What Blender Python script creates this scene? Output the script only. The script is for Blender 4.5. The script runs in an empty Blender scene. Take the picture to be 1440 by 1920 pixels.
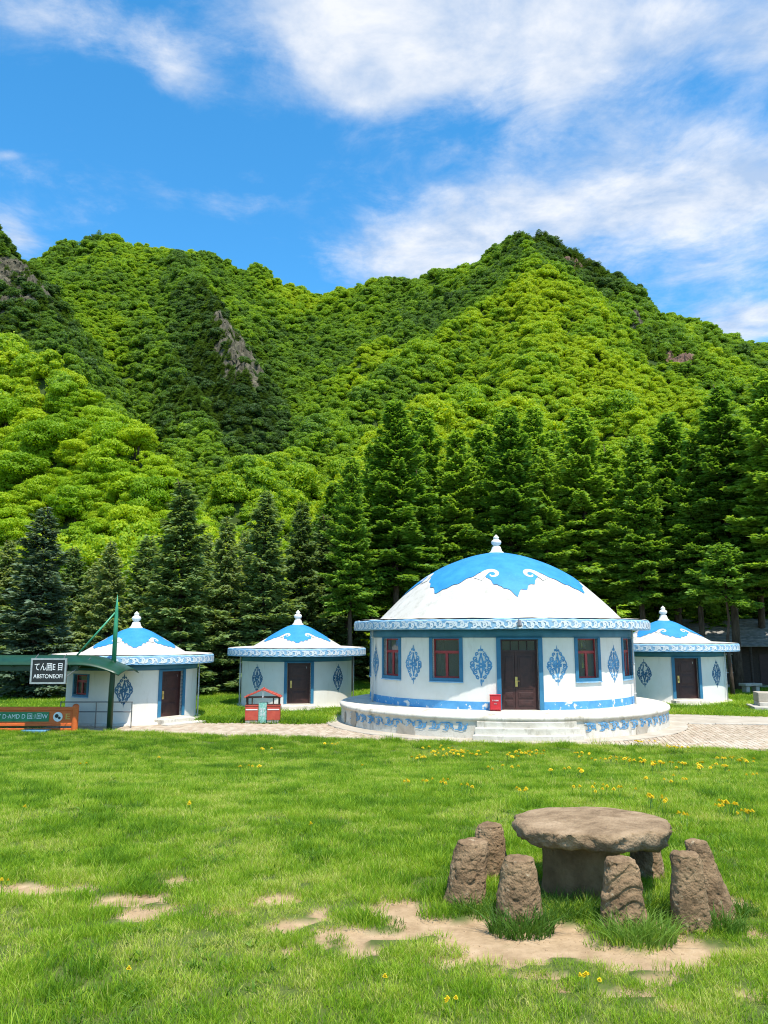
import bpy, math, random
import numpy as np
from math import sin, cos, pi, radians, atan2, hypot
from mathutils import Vector, Matrix, noise as mnoise

S = bpy.context.scene
COL = S.collection

# ------------------------------------------------------------------ camera
CAM_H = 3.4
cam_d = bpy.data.cameras.new('camera')
cam_d.sensor_fit = 'HORIZONTAL'
cam_d.sensor_width = 36.0
cam_d.lens = 36.0
cam_d.clip_start = 0.1
cam_d.clip_end = 6000
cam = bpy.data.objects.new('camera', cam_d)
COL.objects.link(cam)
cam.location = (0, 0, CAM_H)
cam.rotation_euler = (radians(90 + 9.27), 0, 0)
S.camera = cam

# ------------------------------------------------------------------ light
SUN_EL, SUN_AZ = 66.0, 152.0          # azimuth clockwise from +Y (the view direction)
sun_d = bpy.data.lights.new('sun', 'SUN')
sun_d.energy = 4.1
sun_d.angle = radians(0.6)
sun_d.color = (1.0, 0.945, 0.85)
sun = bpy.data.objects.new('sun', sun_d)
COL.objects.link(sun)
_sd = Vector((sin(radians(SUN_AZ)) * cos(radians(SUN_EL)), cos(radians(SUN_AZ)) * cos(radians(SUN_EL)), sin(radians(SUN_EL))))
sun.rotation_euler = _sd.to_track_quat('Z', 'Y').to_euler()
sun.location = _sd * 60

S.view_settings.view_transform = 'Standard'
S.view_settings.look = 'None'
S.view_settings.gamma = 1.0
S.view_settings.exposure = 0.70
S.view_settings.use_curve_mapping = False

W = bpy.data.worlds.new('World')
S.world = W
W.use_nodes = True


def build_world():
    nt = W.node_tree
    nt.nodes.clear()
    N, L = nt.nodes.new, nt.links.new
    out = N('ShaderNodeOutputWorld')
    bg = N('ShaderNodeBackground')
    bg.inputs['Strength'].default_value = 0.108
    L(bg.outputs[0], out.inputs[0])
    sky = N('ShaderNodeTexSky')
    sky.sky_type = 'NISHITA'
    sky.sun_disc = False
    sky.sun_elevation = radians(SUN_EL)
    sky.sun_rotation = radians(SUN_AZ)
    sky.altitude = 1800
    sky.air_density = 1.0
    sky.dust_density = 0.2
    sky.ozone_density = 3.0
    hs = N('ShaderNodeHueSaturation')
    hs.inputs['Hue'].default_value = 0.488
    hs.inputs['Saturation'].default_value = 1.28
    hs.inputs['Value'].default_value = 1.85
    L(sky.outputs[0], hs.inputs['Color'])
    tc = N('ShaderNodeTexCoord')
    sep = N('ShaderNodeSeparateXYZ')
    L(tc.outputs['Generated'], sep.inputs[0])

    def M(op, a, b=None, c=None):
        m = N('ShaderNodeMath')
        m.operation = op
        for i, x in enumerate((a, b, c)):
            if x is None:
                continue
            if isinstance(x, (int, float)):
                m.inputs[i].default_value = x
            else:
                L(x, m.inputs[i])
        return m.outputs[0]
    zc = M('MAXIMUM', sep.outputs[2], 0.06)
    px = M('DIVIDE', sep.outputs[0], zc)
    py = M('DIVIDE', sep.outputs[1], zc)
    cmb = N('ShaderNodeCombineXYZ')
    L(px, cmb.inputs[0])
    L(py, cmb.inputs[1])

    def noise(vec, scale, detail, rough, dist=0.0, off=(0, 0, 0), sc=(1, 1, 1)):
        mp = N('ShaderNodeMapping')
        mp.inputs['Location'].default_value = off
        mp.inputs['Scale'].default_value = sc
        L(vec, mp.inputs[0])
        n = N('ShaderNodeTexNoise')
        n.inputs['Scale'].default_value = scale
        n.inputs['Detail'].default_value = detail
        n.inputs['Roughness'].default_value = rough
        n.inputs['Distortion'].default_value = dist
        L(mp.outputs[0], n.inputs['Vector'])
        return n.outputs[0]
    P = cmb.outputs[0]
    # cloud banks (position on the cloud layer, spread, weight)
    banks = [(-0.10, 1.10, 0.10, 0.12, .55), (0.05, 1.11, 0.17, 0.15, .75), (0.23, 1.12, 0.17, 0.14, .72), (-0.02, 1.24, 0.10, 0.06, .42),
             (-0.04, 1.31, 0.07, 0.05, .36), (0.345, 1.17, 0.08, 0.11, .45), (0.51, 1.13, 0.10, 0.09, .42),
             (0.67, 1.17, 0.07, 0.13, .5), (-0.375, 1.23, 0.055, 0.075, .60), (-0.60, 1.11, 0.08, 0.06, .40), (-0.48, 1.14, 0.07, 0.06, .26), (-0.25, 1.3, .1, .05, .16),
             (0.25, 1.72, 0.26, 0.20, .46), (0.64, 1.62, 0.26, 0.20, .46), (0.80, 1.52, 0.14, 0.13, .42),
             (0.06, 1.97, 0.18, 0.14, .60), (0.22, 1.88, 0.2, 0.12, .22), (0.35, 1.42, 0.28, 0.10, .12), (-0.93, 1.80, 0.06, 0.10, .58),
             (1.16, 2.33, 0.16, 0.14, .5), (-0.80, 1.47, 0.04, 0.02, .35), (-0.40, 1.66, 0.16, 0.06, .16),
             (0.9, 1.9, 0.3, 0.25, .30), (0.42, 1.70, 0.45, 0.26, .12), (0.10, 1.13, 0.30, 0.14, .12), (-0.55, 1.65, .35, .12, .10)]
    acc = None
    for (bx, by, sx, sy, w) in banks:
        dx = M('DIVIDE', M('SUBTRACT', px, bx), sx)
        dy = M('DIVIDE', M('SUBTRACT', py, by), sy)
        r2 = M('ADD', M('MULTIPLY', dx, dx), M('MULTIPLY', dy, dy))
        g = M('MULTIPLY', M('EXPONENT', M('MULTIPLY', r2, -0.7)), w)
        acc = g if acc is None else M('ADD', acc, g)
    acc = M('MINIMUM', acc, 0.85)
    # away from those banks unseen broken cover goes on, thickened for whiter fill light
    far = M('MULTIPLY', M('SUBTRACT', noise(P, 0.9, 3, .5, 0, (7.3, 2.1, 0)), 0.32), 2.0)
    ins = M('EXPONENT', M('MULTIPLY', M('ADD', M('POWER', M('DIVIDE', px, 1.15), 4), M('POWER', M('DIVIDE', M('SUBTRACT', py, 1.6), 1.0), 4)), -1.0))
    cover = M('ADD', acc, M('MULTIPLY', M('MAXIMUM', far, 0.0), M('SUBTRACT', 1.0, ins)))
    n1 = noise(P, 3.4, 10, .66, .5, (1.7, .4, 0), (1, 1.15, 1))
    n2 = noise(P, 9.0, 8, .62, .3, (4.1, 9.4, 0), (1, .8, 1))
    nn = M('ADD', M('MULTIPLY', M('SUBTRACT', n1, .5), .95), M('MULTIPLY', M('SUBTRACT', n2, .5), .55))
    dens = M('ADD', M('SUBTRACT', cover, .25), nn)
    mr = N('ShaderNodeMapRange')
    mr.interpolation_type = 'SMOOTHSTEP'
    mr.inputs['From Min'].default_value = -.12
    mr.inputs['From Max'].default_value = .64
    mr.inputs['To Min'].default_value = 0
    mr.inputs['To Max'].default_value = .90
    L(dens, mr.inputs['Value'])
    shade = noise(P, 4.5, 6, .6, .2, (3.0, 5.0, 0))
    cr = N('ShaderNodeValToRGB')
    cr.color_ramp.elements[0].position = .36
    cr.color_ramp.elements[0].color = (3.0, 3.8, 5.1, 1)
    cr.color_ramp.elements[1].position = .62
    cr.color_ramp.elements[1].color = (5.9, 5.95, 6.05, 1)
    L(shade, cr.inputs[0])
    mx = N('ShaderNodeMixRGB')
    L(mr.outputs[0], mx.inputs[0])
    L(hs.outputs[0], mx.inputs[1])
    L(cr.outputs[0], mx.inputs[2])
    L(mx.outputs[0], bg.inputs['Color'])


build_world()
S.render.engine = 'CYCLES'
S.cycles.use_denoising = True
S.cycles.denoiser = 'OPENIMAGEDENOISE'
S.cycles.denoising_input_passes = 'RGB_ALBEDO_NORMAL'
S.cycles.denoising_prefilter = 'NONE'
S.cycles.use_adaptive_sampling = False
S.cycles.volume_bounces = 0
S.cycles.filter_width = 1.1
S.cycles.max_bounces = 5
S.cycles.diffuse_bounces = 2
S.cycles.glossy_bounces = 2
S.cycles.transmission_bounces = 4
S.cycles.transparent_max_bounces = 6
S.cycles.caustics_reflective = False
S.cycles.caustics_refractive = False

# ------------------------------------------------------------------ helpers
rng = np.random.default_rng(11)
random.seed(11)


class MB:
    """Collects vertices and faces; build() links them as one mesh object."""

    def __init__(self):
        self.v, self.f, self.mi = [], [], []
        self.cur = 0

    def add(self, vs, fs):
        o = len(self.v)
        self.v.extend([tuple(p) for p in vs])
        for q in fs:
            self.f.append(tuple(i + o for i in q))
            self.mi.append(self.cur)

    def box(self, x0, x1, y0, y1, z0, z1, m=None):
        vs = [(x, y, z) for z in (z0, z1) for y in (y0, y1) for x in (x0, x1)]
        if m is not None:
            vs = [tuple(m @ Vector(p)) for p in vs]
        self.add(vs, [(0, 2, 3, 1), (4, 5, 7, 6), (0, 1, 5, 4), (2, 6, 7, 3), (0, 4, 6, 2), (1, 3, 7, 5)])

    def bar(self, a, b, r0, r1=None, n=8, cap=True):
        a, b = Vector(a), Vector(b)
        r1 = r0 if r1 is None else r1
        d = (b - a).normalized()
        u = d.orthogonal().normalized()
        w = d.cross(u)
        vs = []
        for p, r in ((a, r0), (b, r1)):
            for i in range(n):
                t = 2 * pi * i / n
                vs.append(p + (u * cos(t) + w * sin(t)) * r)
        fs = [(i, (i + 1) % n, n + (i + 1) % n, n + i) for i in range(n)]
        if cap:
            fs += [tuple(range(n - 1, -1, -1)), tuple(range(n, 2 * n))]
        self.add(vs, fs)

    def path(self, pts, rad, n=7):
        pts = [Vector(p) for p in pts]
        m = len(pts)
        vs, u = [], None
        for k, p in enumerate(pts):
            d = (pts[min(k + 1, m - 1)] - pts[max(k - 1, 0)]).normalized()
            u = d.orthogonal().normalized() if u is None else (u - d * u.dot(d)).normalized()
            w = d.cross(u)
            r = rad[k] if isinstance(rad, (list, tuple)) else rad
            for i in range(n):
                t = 2 * pi * i / n
                vs.append(p + (u * cos(t) + w * sin(t)) * r)
        fs = []
        for k in range(m - 1):
            for i in range(n):
                j = (i + 1) % n
                fs.append((k * n + i, k * n + j, (k + 1) * n + j, (k + 1) * n + i))
        fs += [tuple(range(n - 1, -1, -1)), tuple(range((m - 1) * n, m * n))]
        self.add(vs, fs)

    def lathe(self, prof, n=48, close=False, wob=None):
        vs, fs = [], []
        m = len(prof)
        for (r, z) in prof:
            for i in range(n):
                t = 2 * pi * i / n
                rr, zz = (r, z) if wob is None else wob(r, z, t)
                vs.append((rr * sin(t), -rr * cos(t), zz))
        for k in range(m - 1):
            for i in range(n):
                j = (i + 1) % n
                fs.append((k * n + i, k * n + j, (k + 1) * n + j, (k + 1) * n + i))
        if close:
            fs.append(tuple(range(n - 1, -1, -1)))
            fs.append(tuple(range((m - 1) * n, m * n)))
        self.add(vs, fs)

    def plate(self, R0, R1, a0, a1, z0, z1, step=2.5):
        """a box bent round the z axis; angles in degrees, 0 towards -Y"""
        n = max(1, int(math.ceil(abs(a1 - a0) / step)))
        vs = []
        for i in range(n + 1):
            t = radians(a0 + (a1 - a0) * i / n)
            for R, z in ((R0, z0), (R1, z0), (R1, z1), (R0, z1)):
                vs.append((R * sin(t), -R * cos(t), z))
        fs = []
        for i in range(n):
            b, c = i * 4, i * 4 + 4
            for k in range(4):
                j = (k + 1) % 4
                fs.append((b + k, b + j, c + j, c + k))
        fs += [(3, 2, 1, 0), (n * 4, n * 4 + 1, n * 4 + 2, n * 4 + 3)]
        self.add(vs, fs)

    def mesh(self, name, mats, smooth=False):
        me = bpy.data.meshes.new(name)
        me.from_pydata([tuple(p) for p in self.v], [], self.f)
        for m in (mats if isinstance(mats, (list, tuple)) else [mats]):
            me.materials.append(m)
        if isinstance(mats, (list, tuple)) and len(mats) > 1:
            me.polygons.foreach_set('material_index', self.mi)
        if smooth:
            me.polygons.foreach_set('use_smooth', [True] * len(me.polygons))
        me.update()
        return me

    def build(self, name, mats, parent=None, smooth=False, bevel=0.0, recalc=True):
        me = self.mesh(name, mats, smooth)
        if recalc:
            import bmesh
            bm = bmesh.new()
            bm.from_mesh(me)
            bmesh.ops.recalc_face_normals(bm, faces=bm.faces)
            bm.to_mesh(me)
            bm.free()
        o = bpy.data.objects.new(name, me)
        COL.objects.link(o)
        o.parent = parent
        if bevel:
            b = o.modifiers.new('bevel', 'BEVEL')
            b.width = bevel
            b.segments = 2
            b.limit_method = 'ANGLE'
        return o


def fast_mesh(name, verts, tris_or_quads, mats, smooth=False, mat_index=None):
    verts = np.asarray(verts, dtype=np.float32)
    F = np.asarray(tris_or_quads, dtype=np.int32)
    k = F.shape[1]
    me = bpy.data.meshes.new(name)
    me.vertices.add(len(verts))
    me.vertices.foreach_set('co', verts.ravel())
    me.loops.add(F.size)
    me.loops.foreach_set('vertex_index', F.ravel())
    me.polygons.add(len(F))
    me.polygons.foreach_set('loop_start', np.arange(0, F.size, k, dtype=np.int32))
    for m in (mats if isinstance(mats, (list, tuple)) else [mats]):
        me.materials.append(m)
    if mat_index is not None:
        me.polygons.foreach_set('material_index', np.asarray(mat_index, dtype=np.int32))
    me.polygons.foreach_set('use_smooth', np.full(len(F), smooth))
    me.update(calc_edges=True)
    me.validate()
    return me


def obj(name, me, parent=None, loc=None):
    o = bpy.data.objects.new(name, me)
    COL.objects.link(o)
    o.parent = parent
    if loc is not None:
        o.location = loc
    return o


def empty(name, loc=(0, 0, 0), rz=0.0, sc=1.0):
    o = bpy.data.objects.new(name, None)
    COL.objects.link(o)
    o.location = loc
    o.rotation_euler = (0, 0, rz)
    o.scale = (sc, sc, sc)
    o.empty_display_size = 0.2
    return o


def tag(o, label=None, cat=None, group=None, kind=None):
    if label:
        o['label'] = label
    if cat:
        o['category'] = cat
    if group:
        o['group'] = group
    if kind:
        o['kind'] = kind
    return o


def vnoise(x, y, seed=0):
    """smooth value noise on numpy arrays, 0..1"""
    x, y = np.asarray(x, float), np.asarray(y, float)
    xi, yi = np.floor(x).astype(np.int64), np.floor(y).astype(np.int64)
    fx, fy = x - xi, y - yi
    fx, fy = fx * fx * (3 - 2 * fx), fy * fy * (3 - 2 * fy)

    def h(a, b):
        n = (a * 374761393 + b * 668265263 + seed * 144665) & 0x7fffffff
        n = ((n ^ (n >> 13)) * 1274126177) & 0x7fffffff
        return ((n ^ (n >> 16)) & 0xffff) / 65535.0
    return (h(xi, yi) * (1 - fx) + h(xi + 1, yi) * fx) * (1 - fy) + (h(xi, yi + 1) * (1 - fx) + h(xi + 1, yi + 1) * fx) * fy


def fbm(x, y, oct=4, seed=0):
    a, s, t = 0.0, 1.0, 0.0
    for i in range(oct):
        a = a + vnoise(x * 2 ** i + 17.3 * i, y * 2 ** i - 9.1 * i, seed + i) * s
        t += s
        s *= .5
    return a / t


# ------------------------------------------------------------------ materials
def nodes_of(name):
    m = bpy.data.materials.new(name)
    m.use_nodes = True
    nt = m.node_tree
    b = nt.nodes['Principled BSDF']
    return m, nt, b


def ramp(nt, stops):
    r = nt.nodes.new('ShaderNodeValToRGB')
    e = r.color_ramp.elements
    while len(e) < len(stops):
        e.new(0.5)
    for el, (p, c) in zip(e, stops):
        el.position = p
        el.color = (*c, 1)
    return r


def tex(nt, scale, detail=6, rough=.6, coord='Object', dist=0.0, sc=(1, 1, 1)):
    tc = nt.nodes.new('ShaderNodeTexCoord')
    mp = nt.nodes.new('ShaderNodeMapping')
    mp.inputs['Scale'].default_value = sc
    nt.links.new(tc.outputs[coord], mp.inputs[0])
    n = nt.nodes.new('ShaderNodeTexNoise')
    n.inputs['Scale'].default_value = scale
    n.inputs['Detail'].default_value = detail
    n.inputs['Roughness'].default_value = rough
    n.inputs['Distortion'].default_value = dist
    nt.links.new(mp.outputs[0], n.inputs['Vector'])
    return n


def bump(nt, b, src, strength, dist=.02, prev=None):
    bp = nt.nodes.new('ShaderNodeBump')
    bp.inputs['Strength'].default_value = strength
    bp.inputs['Distance'].default_value = dist
    nt.links.new(src, bp.inputs['Height'])
    if prev is not None:
        nt.links.new(prev, bp.inputs['Normal'])
    nt.links.new(bp.outputs[0], b.inputs['Normal'])
    return bp.outputs[0]


def pm(name, c1, c2, scale=4.0, lo=.35, hi=.65, rough=.8, bmp=.2, bscale=None, bdist=.02, metallic=0.0, c3=None, s3=9.0, t3=(.6, .7), sc=(1, 1, 1), sc3=(1, 1, 1)):
    """paint, plaster, metal, stone: two tones by noise, an optional third tone in flakes, and fine relief"""
    m, nt, b = nodes_of(name)
    n = tex(nt, scale, sc=sc)
    r = ramp(nt, [(lo, c1), (hi, c2)])
    nt.links.new(n.outputs[0], r.inputs[0])
    col = r.outputs[0]
    if c3 is not None:
        n3 = tex(nt, s3, 8, .65, sc=sc3)
        r3 = ramp(nt, [(t3[0], (0, 0, 0)), (t3[1], (1, 1, 1))])
        nt.links.new(n3.outputs[0], r3.inputs[0])
        mx = nt.nodes.new('ShaderNodeMixRGB')
        nt.links.new(r3.outputs[0], mx.inputs[0])
        nt.links.new(col, mx.inputs[1])
        mx.inputs[2].default_value = (*c3, 1)
        col = mx.outputs[0]
    nt.links.new(col, b.inputs['Base Color'])
    b.inputs['Roughness'].default_value = rough
    b.inputs['Metallic'].default_value = metallic
    if rough > .84:
        b.inputs['Specular IOR Level'].default_value = .12
    if bmp:
        nb = tex(nt, bscale or scale * 5, 8, .65)
        bump(nt, b, nb.outputs[0], bmp, bdist)
    return m


def leaf(name, stops, trans=.35, rough=.55, attr=None, spread=.5, each=.45):
    """foliage: colour from a random value per tree (or a stored tint) plus a little noise, part translucent"""
    m, nt, b = nodes_of(name)
    L = nt.links.new
    r = ramp(nt, stops)
    n = tex(nt, 1.3, 3, .6)
    if attr:
        a = nt.nodes.new('ShaderNodeAttribute')
        a.attribute_type = 'INSTANCER'
        a.attribute_name = attr
        src = a.outputs['Fac']
    else:
        a = nt.nodes.new('ShaderNodeObjectInfo')
        src = a.outputs['Random']
    mx = nt.nodes.new('ShaderNodeMath')
    mx.operation = 'MULTIPLY_ADD'
    L(n.outputs[0], mx.inputs[0])
    mx.inputs[1].default_value = spread
    s2 = nt.nodes.new('ShaderNodeMath')
    s2.operation = 'SUBTRACT'
    L(src, s2.inputs[0])
    s2.inputs[1].default_value = spread * .5
    L(s2.outputs[0], mx.inputs[2])
    gi = nt.nodes.new('ShaderNodeNewGeometry')          # every leaf or blade a little different
    ev = nt.nodes.new('ShaderNodeMath')
    ev.operation = 'MULTIPLY_ADD'
    L(gi.outputs['Random Per Island'], ev.inputs[0])
    ev.inputs[1].default_value = each
    L(mx.outputs[0], ev.inputs[2])
    e2 = nt.nodes.new('ShaderNodeMath')
    e2.operation = 'SUBTRACT'
    L(ev.outputs[0], e2.inputs[0])
    e2.inputs[1].default_value = each * .5
    L(e2.outputs[0], r.inputs[0])
    L(r.outputs[0], b.inputs['Base Color'])
    b.inputs['Roughness'].default_value = rough
    b.inputs['Specular IOR Level'].default_value = .25
    t = nt.nodes.new('ShaderNodeBsdfTranslucent')
    g = nt.nodes.new('ShaderNodeMixRGB')
    g.blend_type = 'MULTIPLY'
    g.inputs[0].default_value = 1
    g.inputs[2].default_value = (1.25, 1.15, .45, 1)
    L(r.outputs[0], g.inputs[1])
    L(g.outputs[0], t.inputs[0])
    ms = nt.nodes.new('ShaderNodeMixShader')
    ms.inputs[0].default_value = trans
    L(b.outputs[0], ms.inputs[1])
    L(t.outputs[0], ms.inputs[2])
    L(ms.outputs[0], nt.nodes['Material Output'].inputs[0])
    return m


M = {}
M['plaster'] = pm('plaster', (.77, .72, .635), (.82, .775, .70), 1.6, rough=.85, bmp=.12, bscale=26, c3=(.52, .475, .39), s3=2.2, t3=(.58, .92), sc3=(1.6, 1.6, .35))
M['plaster_old'] = pm('plaster_old', (.56, .505, .41), (.69, .64, .55), 2.2, rough=.9, bmp=.35, bscale=18, c3=(.30, .265, .20), s3=1.7, t3=(.54, .72), sc3=(1.3, 1.3, .6))
M['dome'] = pm('dome_plaster', (.50, .475, .415), (.585, .56, .505), 1.1, rough=.85, bmp=.25, bscale=20, c3=(.37, .345, .295), s3=2.4, t3=(.50, .76), sc3=(1.3, 1.3, .7))
M['cap_blue'] = pm('cap_blue', (.016, .205, .50), (.030, .26, .58), 2.0, rough=.6, bmp=.15, bscale=26, c3=(.06, .30, .60), s3=11, t3=(.60, .74))
M['blue'] = pm('blue_paint', (.022, .145, .26), (.038, .19, .32), 2.0, rough=.6, bmp=.12, bscale=30)
M['stripe'] = pm('stripe_paint', (.06, .26, .52), (.10, .35, .62), 3.0, rough=.7, bmp=.3, bscale=22, c3=(.70, .68, .62), s3=3.2, t3=(.575, .605))
M['fascia'] = pm('fascia_paint', (.17, .38, .57), (.34, .53, .68), 3.5, rough=.75, bmp=.3, bscale=22, c3=(.48, .53, .55), s3=6, t3=(.54, .68))
M['scroll_white'] = pm('scroll_white', (.62, .68, .70), (.80, .82, .82), 5, rough=.8, bmp=.1)
M['scroll_blue'] = pm('scroll_blue', (.05, .20, .38), (.13, .36, .58), 5, rough=.75, bmp=.1, c3=(.45, .55, .62), s3=12, t3=(.58, .68))
M['scroll_deep'] = pm('scroll_deep', (.035, .10, .19), (.07, .20, .33), 6, rough=.75, bmp=.1)
M['red'] = pm('red_paint', (.27, .018, .022), (.38, .035, .035), 5, rough=.45, bmp=.1)
M['maroon'] = pm('door_maroon', (.034, .011, .009), (.060, .019, .015), 6, rough=.5, bmp=.15, bscale=40)
M['brass'] = pm('brass', (.55, .38, .12), (.68, .50, .20), 9, rough=.3, bmp=.05, metallic=.9)
M['pipe'] = pm('pipe_grey', (.52, .52, .50), (.64, .63, .60), 6, rough=.5, bmp=.1)
M['curtain'] = pm('curtain_cloth', (.50, .44, .34), (.66, .60, .50), 3, rough=.9, bmp=.3, bscale=8, sc=(8, 8, 1))
M['concrete'] = pm('concrete', (.38, .325, .25), (.49, .43, .345), 1.3, rough=.92, bmp=.3, bscale=14, c3=(.30, .26, .21), s3=2.0, t3=(.60, .74))
M['red_box'] = pm('red_box', (.50, .015, .025), (.58, .03, .035), 4, rough=.4, bmp=.05)
M['green_paint'] = pm('green_paint', (.004, .036, .014), (.007, .055, .021), 3, rough=.4, bmp=.08)
M['green_bright'] = pm('green_bright', (.03, .24, .12), (.05, .32, .17), 4, rough=.4, bmp=.08)
M['orange'] = pm('orange_wood', (.62, .105, .018), (.74, .165, .03), 3, rough=.55, bmp=.2, bscale=16, sc=(1, 6, 6))
M['board_green'] = pm('board_green', (.02, .18, .07), (.03, .24, .10), 3, rough=.45, bmp=.03)
M['black'] = pm('sign_black', (.012, .012, .013), (.02, .02, .02), 3, rough=.4, bmp=.03)
M['steel'] = pm('steel', (.42, .42, .42), (.55, .55, .55), 5, rough=.35, bmp=.05, metallic=.7)
M['rail'] = pm('rail_steel', (.16, .15, .15), (.24, .23, .22), 5, rough=.4, bmp=.05, metallic=.6)
M['letter'] = pm('letter_white', (.74, .76, .75), (.82, .83, .82), 6, rough=.6, bmp=0)
M['bin_red'] = pm('bin_red', (.40, .05, .028), (.52, .085, .045), 4, rough=.55, bmp=.15, c3=(.30, .06, .04), s3=8, t3=(.6, .75))
M['bin_grey'] = pm('bin_grey', (.30, .28, .25), (.45, .42, .38), 4, rough=.8, bmp=.2)
M['teal'] = pm('teal_panel', (.10, .36, .28), (.35, .58, .50), 14, rough=.6, bmp=.05)
M['tile_grey'] = pm('roof_tile_grey', (.20, .19, .17), (.36, .34, .31), 3, rough=.9, bmp=.4)
M['dark_wood'] = pm('dark_wood', (.035, .022, .016), (.07, .045, .03), 5, rough=.7, bmp=.3, sc=(1, 1, 6))
M['slab'] = pm('stone_slab', (.40, .36, .30), (.56, .52, .44), 2.5, rough=.9, bmp=.4)
M['bark'] = pm('bark', (.055, .038, .027), (.13, .095, .07), 6, rough=.95, bmp=.8, bscale=14, bdist=.05, sc=(1, 1, .25))
M['blue_plate'] = pm('blue_plate', (.08, .22, .36), (.12, .30, .45), 4, rough=.6, bmp=.05)


def glass_mat():
    m, nt, b = nodes_of('window_glass')
    b.inputs['Base Color'].default_value = (.80, .88, .86, 1)
    b.inputs['Roughness'].default_value = .03
    b.inputs['Transmission Weight'].default_value = .92
    b.inputs['IOR'].default_value = 1.45
    return m


M['glass'] = glass_mat()


def rock_mat(name, dark, mid, light, scale=5.0, top=None, lichen=None):
    m, nt, b = nodes_of(name)
    L = nt.links.new
    n = tex(nt, scale, 10, .68, dist=.4)
    r = ramp(nt, [(.30, dark), (.50, mid), (.70, light)])
    L(n.outputs[0], r.inputs[0])
    col = r.outputs[0]
    if lichen:
        n2 = tex(nt, scale * 2.6, 7, .7)
        r2 = ramp(nt, [(.60, (0, 0, 0)), (.68, (1, 1, 1))])
        L(n2.outputs[0], r2.inputs[0])
        mx = nt.nodes.new('ShaderNodeMixRGB')
        L(r2.outputs[0], mx.inputs[0])
        L(col, mx.inputs[1])
        mx.inputs[2].default_value = (*lichen, 1)
        col = mx.outputs[0]
    L(col, b.inputs['Base Color'])
    b.inputs['Roughness'].default_value = .95
    b.inputs['Specular IOR Level'].default_value = .2
    n3 = tex(nt, scale * 3.2, 10, .72)
    p1 = bump(nt, b, n3.outputs[0], .9, .03)
    v = nt.nodes.new('ShaderNodeTexVoronoi')
    v.inputs['Scale'].default_value = scale * 9
    tc = nt.nodes.new('ShaderNodeTexCoord')
    L(tc.outputs['Object'], v.inputs['Vector'])
    bump(nt, b, v.outputs['Distance'], .5, .012, p1)
    return m


M['stone'] = rock_mat('carved_stone', (.095, .060, .031), (.235, .152, .083), (.40, .272, .155), 5.5, lichen=(.46, .36, .23))
M['stone_top'] = rock_mat('table_stone', (.15, .098, .054), (.31, .213, .124), (.45, .322, .20), 4.2)
M['pedestal'] = rock_mat('pedestal_stone', (.12, .070, .032), (.22, .135, .066), (.32, .205, .105), 3.0)  # stone colour darkened to carry the shadow under the table slab
M['cliff'] = rock_mat('cliff_rock', (.042, .040, .026), (.105, .092, .062), (.19, .165, .115), .35, lichen=(.05, .085, .025))
M['cliff_red'] = rock_mat('cliff_rock_red', (.07, .05, .036), (.19, .11, .08), (.30, .20, .15), .45, lichen=(.06, .09, .03))

# foliage: colours of young summer leaves
M['leaf_hill'] = leaf('leaf_hillside', [(0, (.060, .115, .034)), (.28, (.13, .245, .046)), (.55, (.23, .395, .030)), (.8, (.36, .53, .020)), (1, (.46, .56, .02))], .48, attr='tint', spread=.28)
M['leaf_tree'] = leaf('leaf_slope_tree', [(0, (.20, .36, .010)), (.5, (.31, .48, .012)), (1, (.43, .56, .015))], .46, spread=.5)
M['spruce'] = leaf('needle_spruce', [(0, (.16, .25, .085)), (.5, (.245, .355, .12)), (1, (.35, .43, .18))], .44, spread=.8)
M['spruce_pale'] = leaf('needle_spruce_pale', [(0, (.13, .20, .12)), (.5, (.18, .255, .15)), (1, (.24, .31, .19))], .30, spread=.8)
M['larch'] = leaf('needle_larch', [(0, (.15, .30, .045)), (.5, (.225, .40, .058)), (1, (.31, .49, .07))], .46, spread=.8)
M['grass'] = leaf('grass_blades', [(0, (.07, .17, .012)), (.30, (.16, .32, .016)), (.65, (.28, .45, .022)), (.88, (.42, .55, .05)), (1, (.58, .58, .18))], .42, attr='tint', spread=.3, each=.62)
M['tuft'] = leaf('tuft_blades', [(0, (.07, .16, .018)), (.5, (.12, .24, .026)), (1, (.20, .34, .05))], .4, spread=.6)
M['crumb'] = pm('earth_crumb', (.30, .20, .11), (.46, .33, .20), 40, rough=.95, bmp=.2)
M['petal'] = pm('dandelion_yellow', (.80, .58, .008), (.88, .66, .012), 30, rough=.7, bmp=0)
M['stem'] = pm('stem_green', (.10, .20, .03), (.14, .25, .05), 20, rough=.7, bmp=0)


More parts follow.
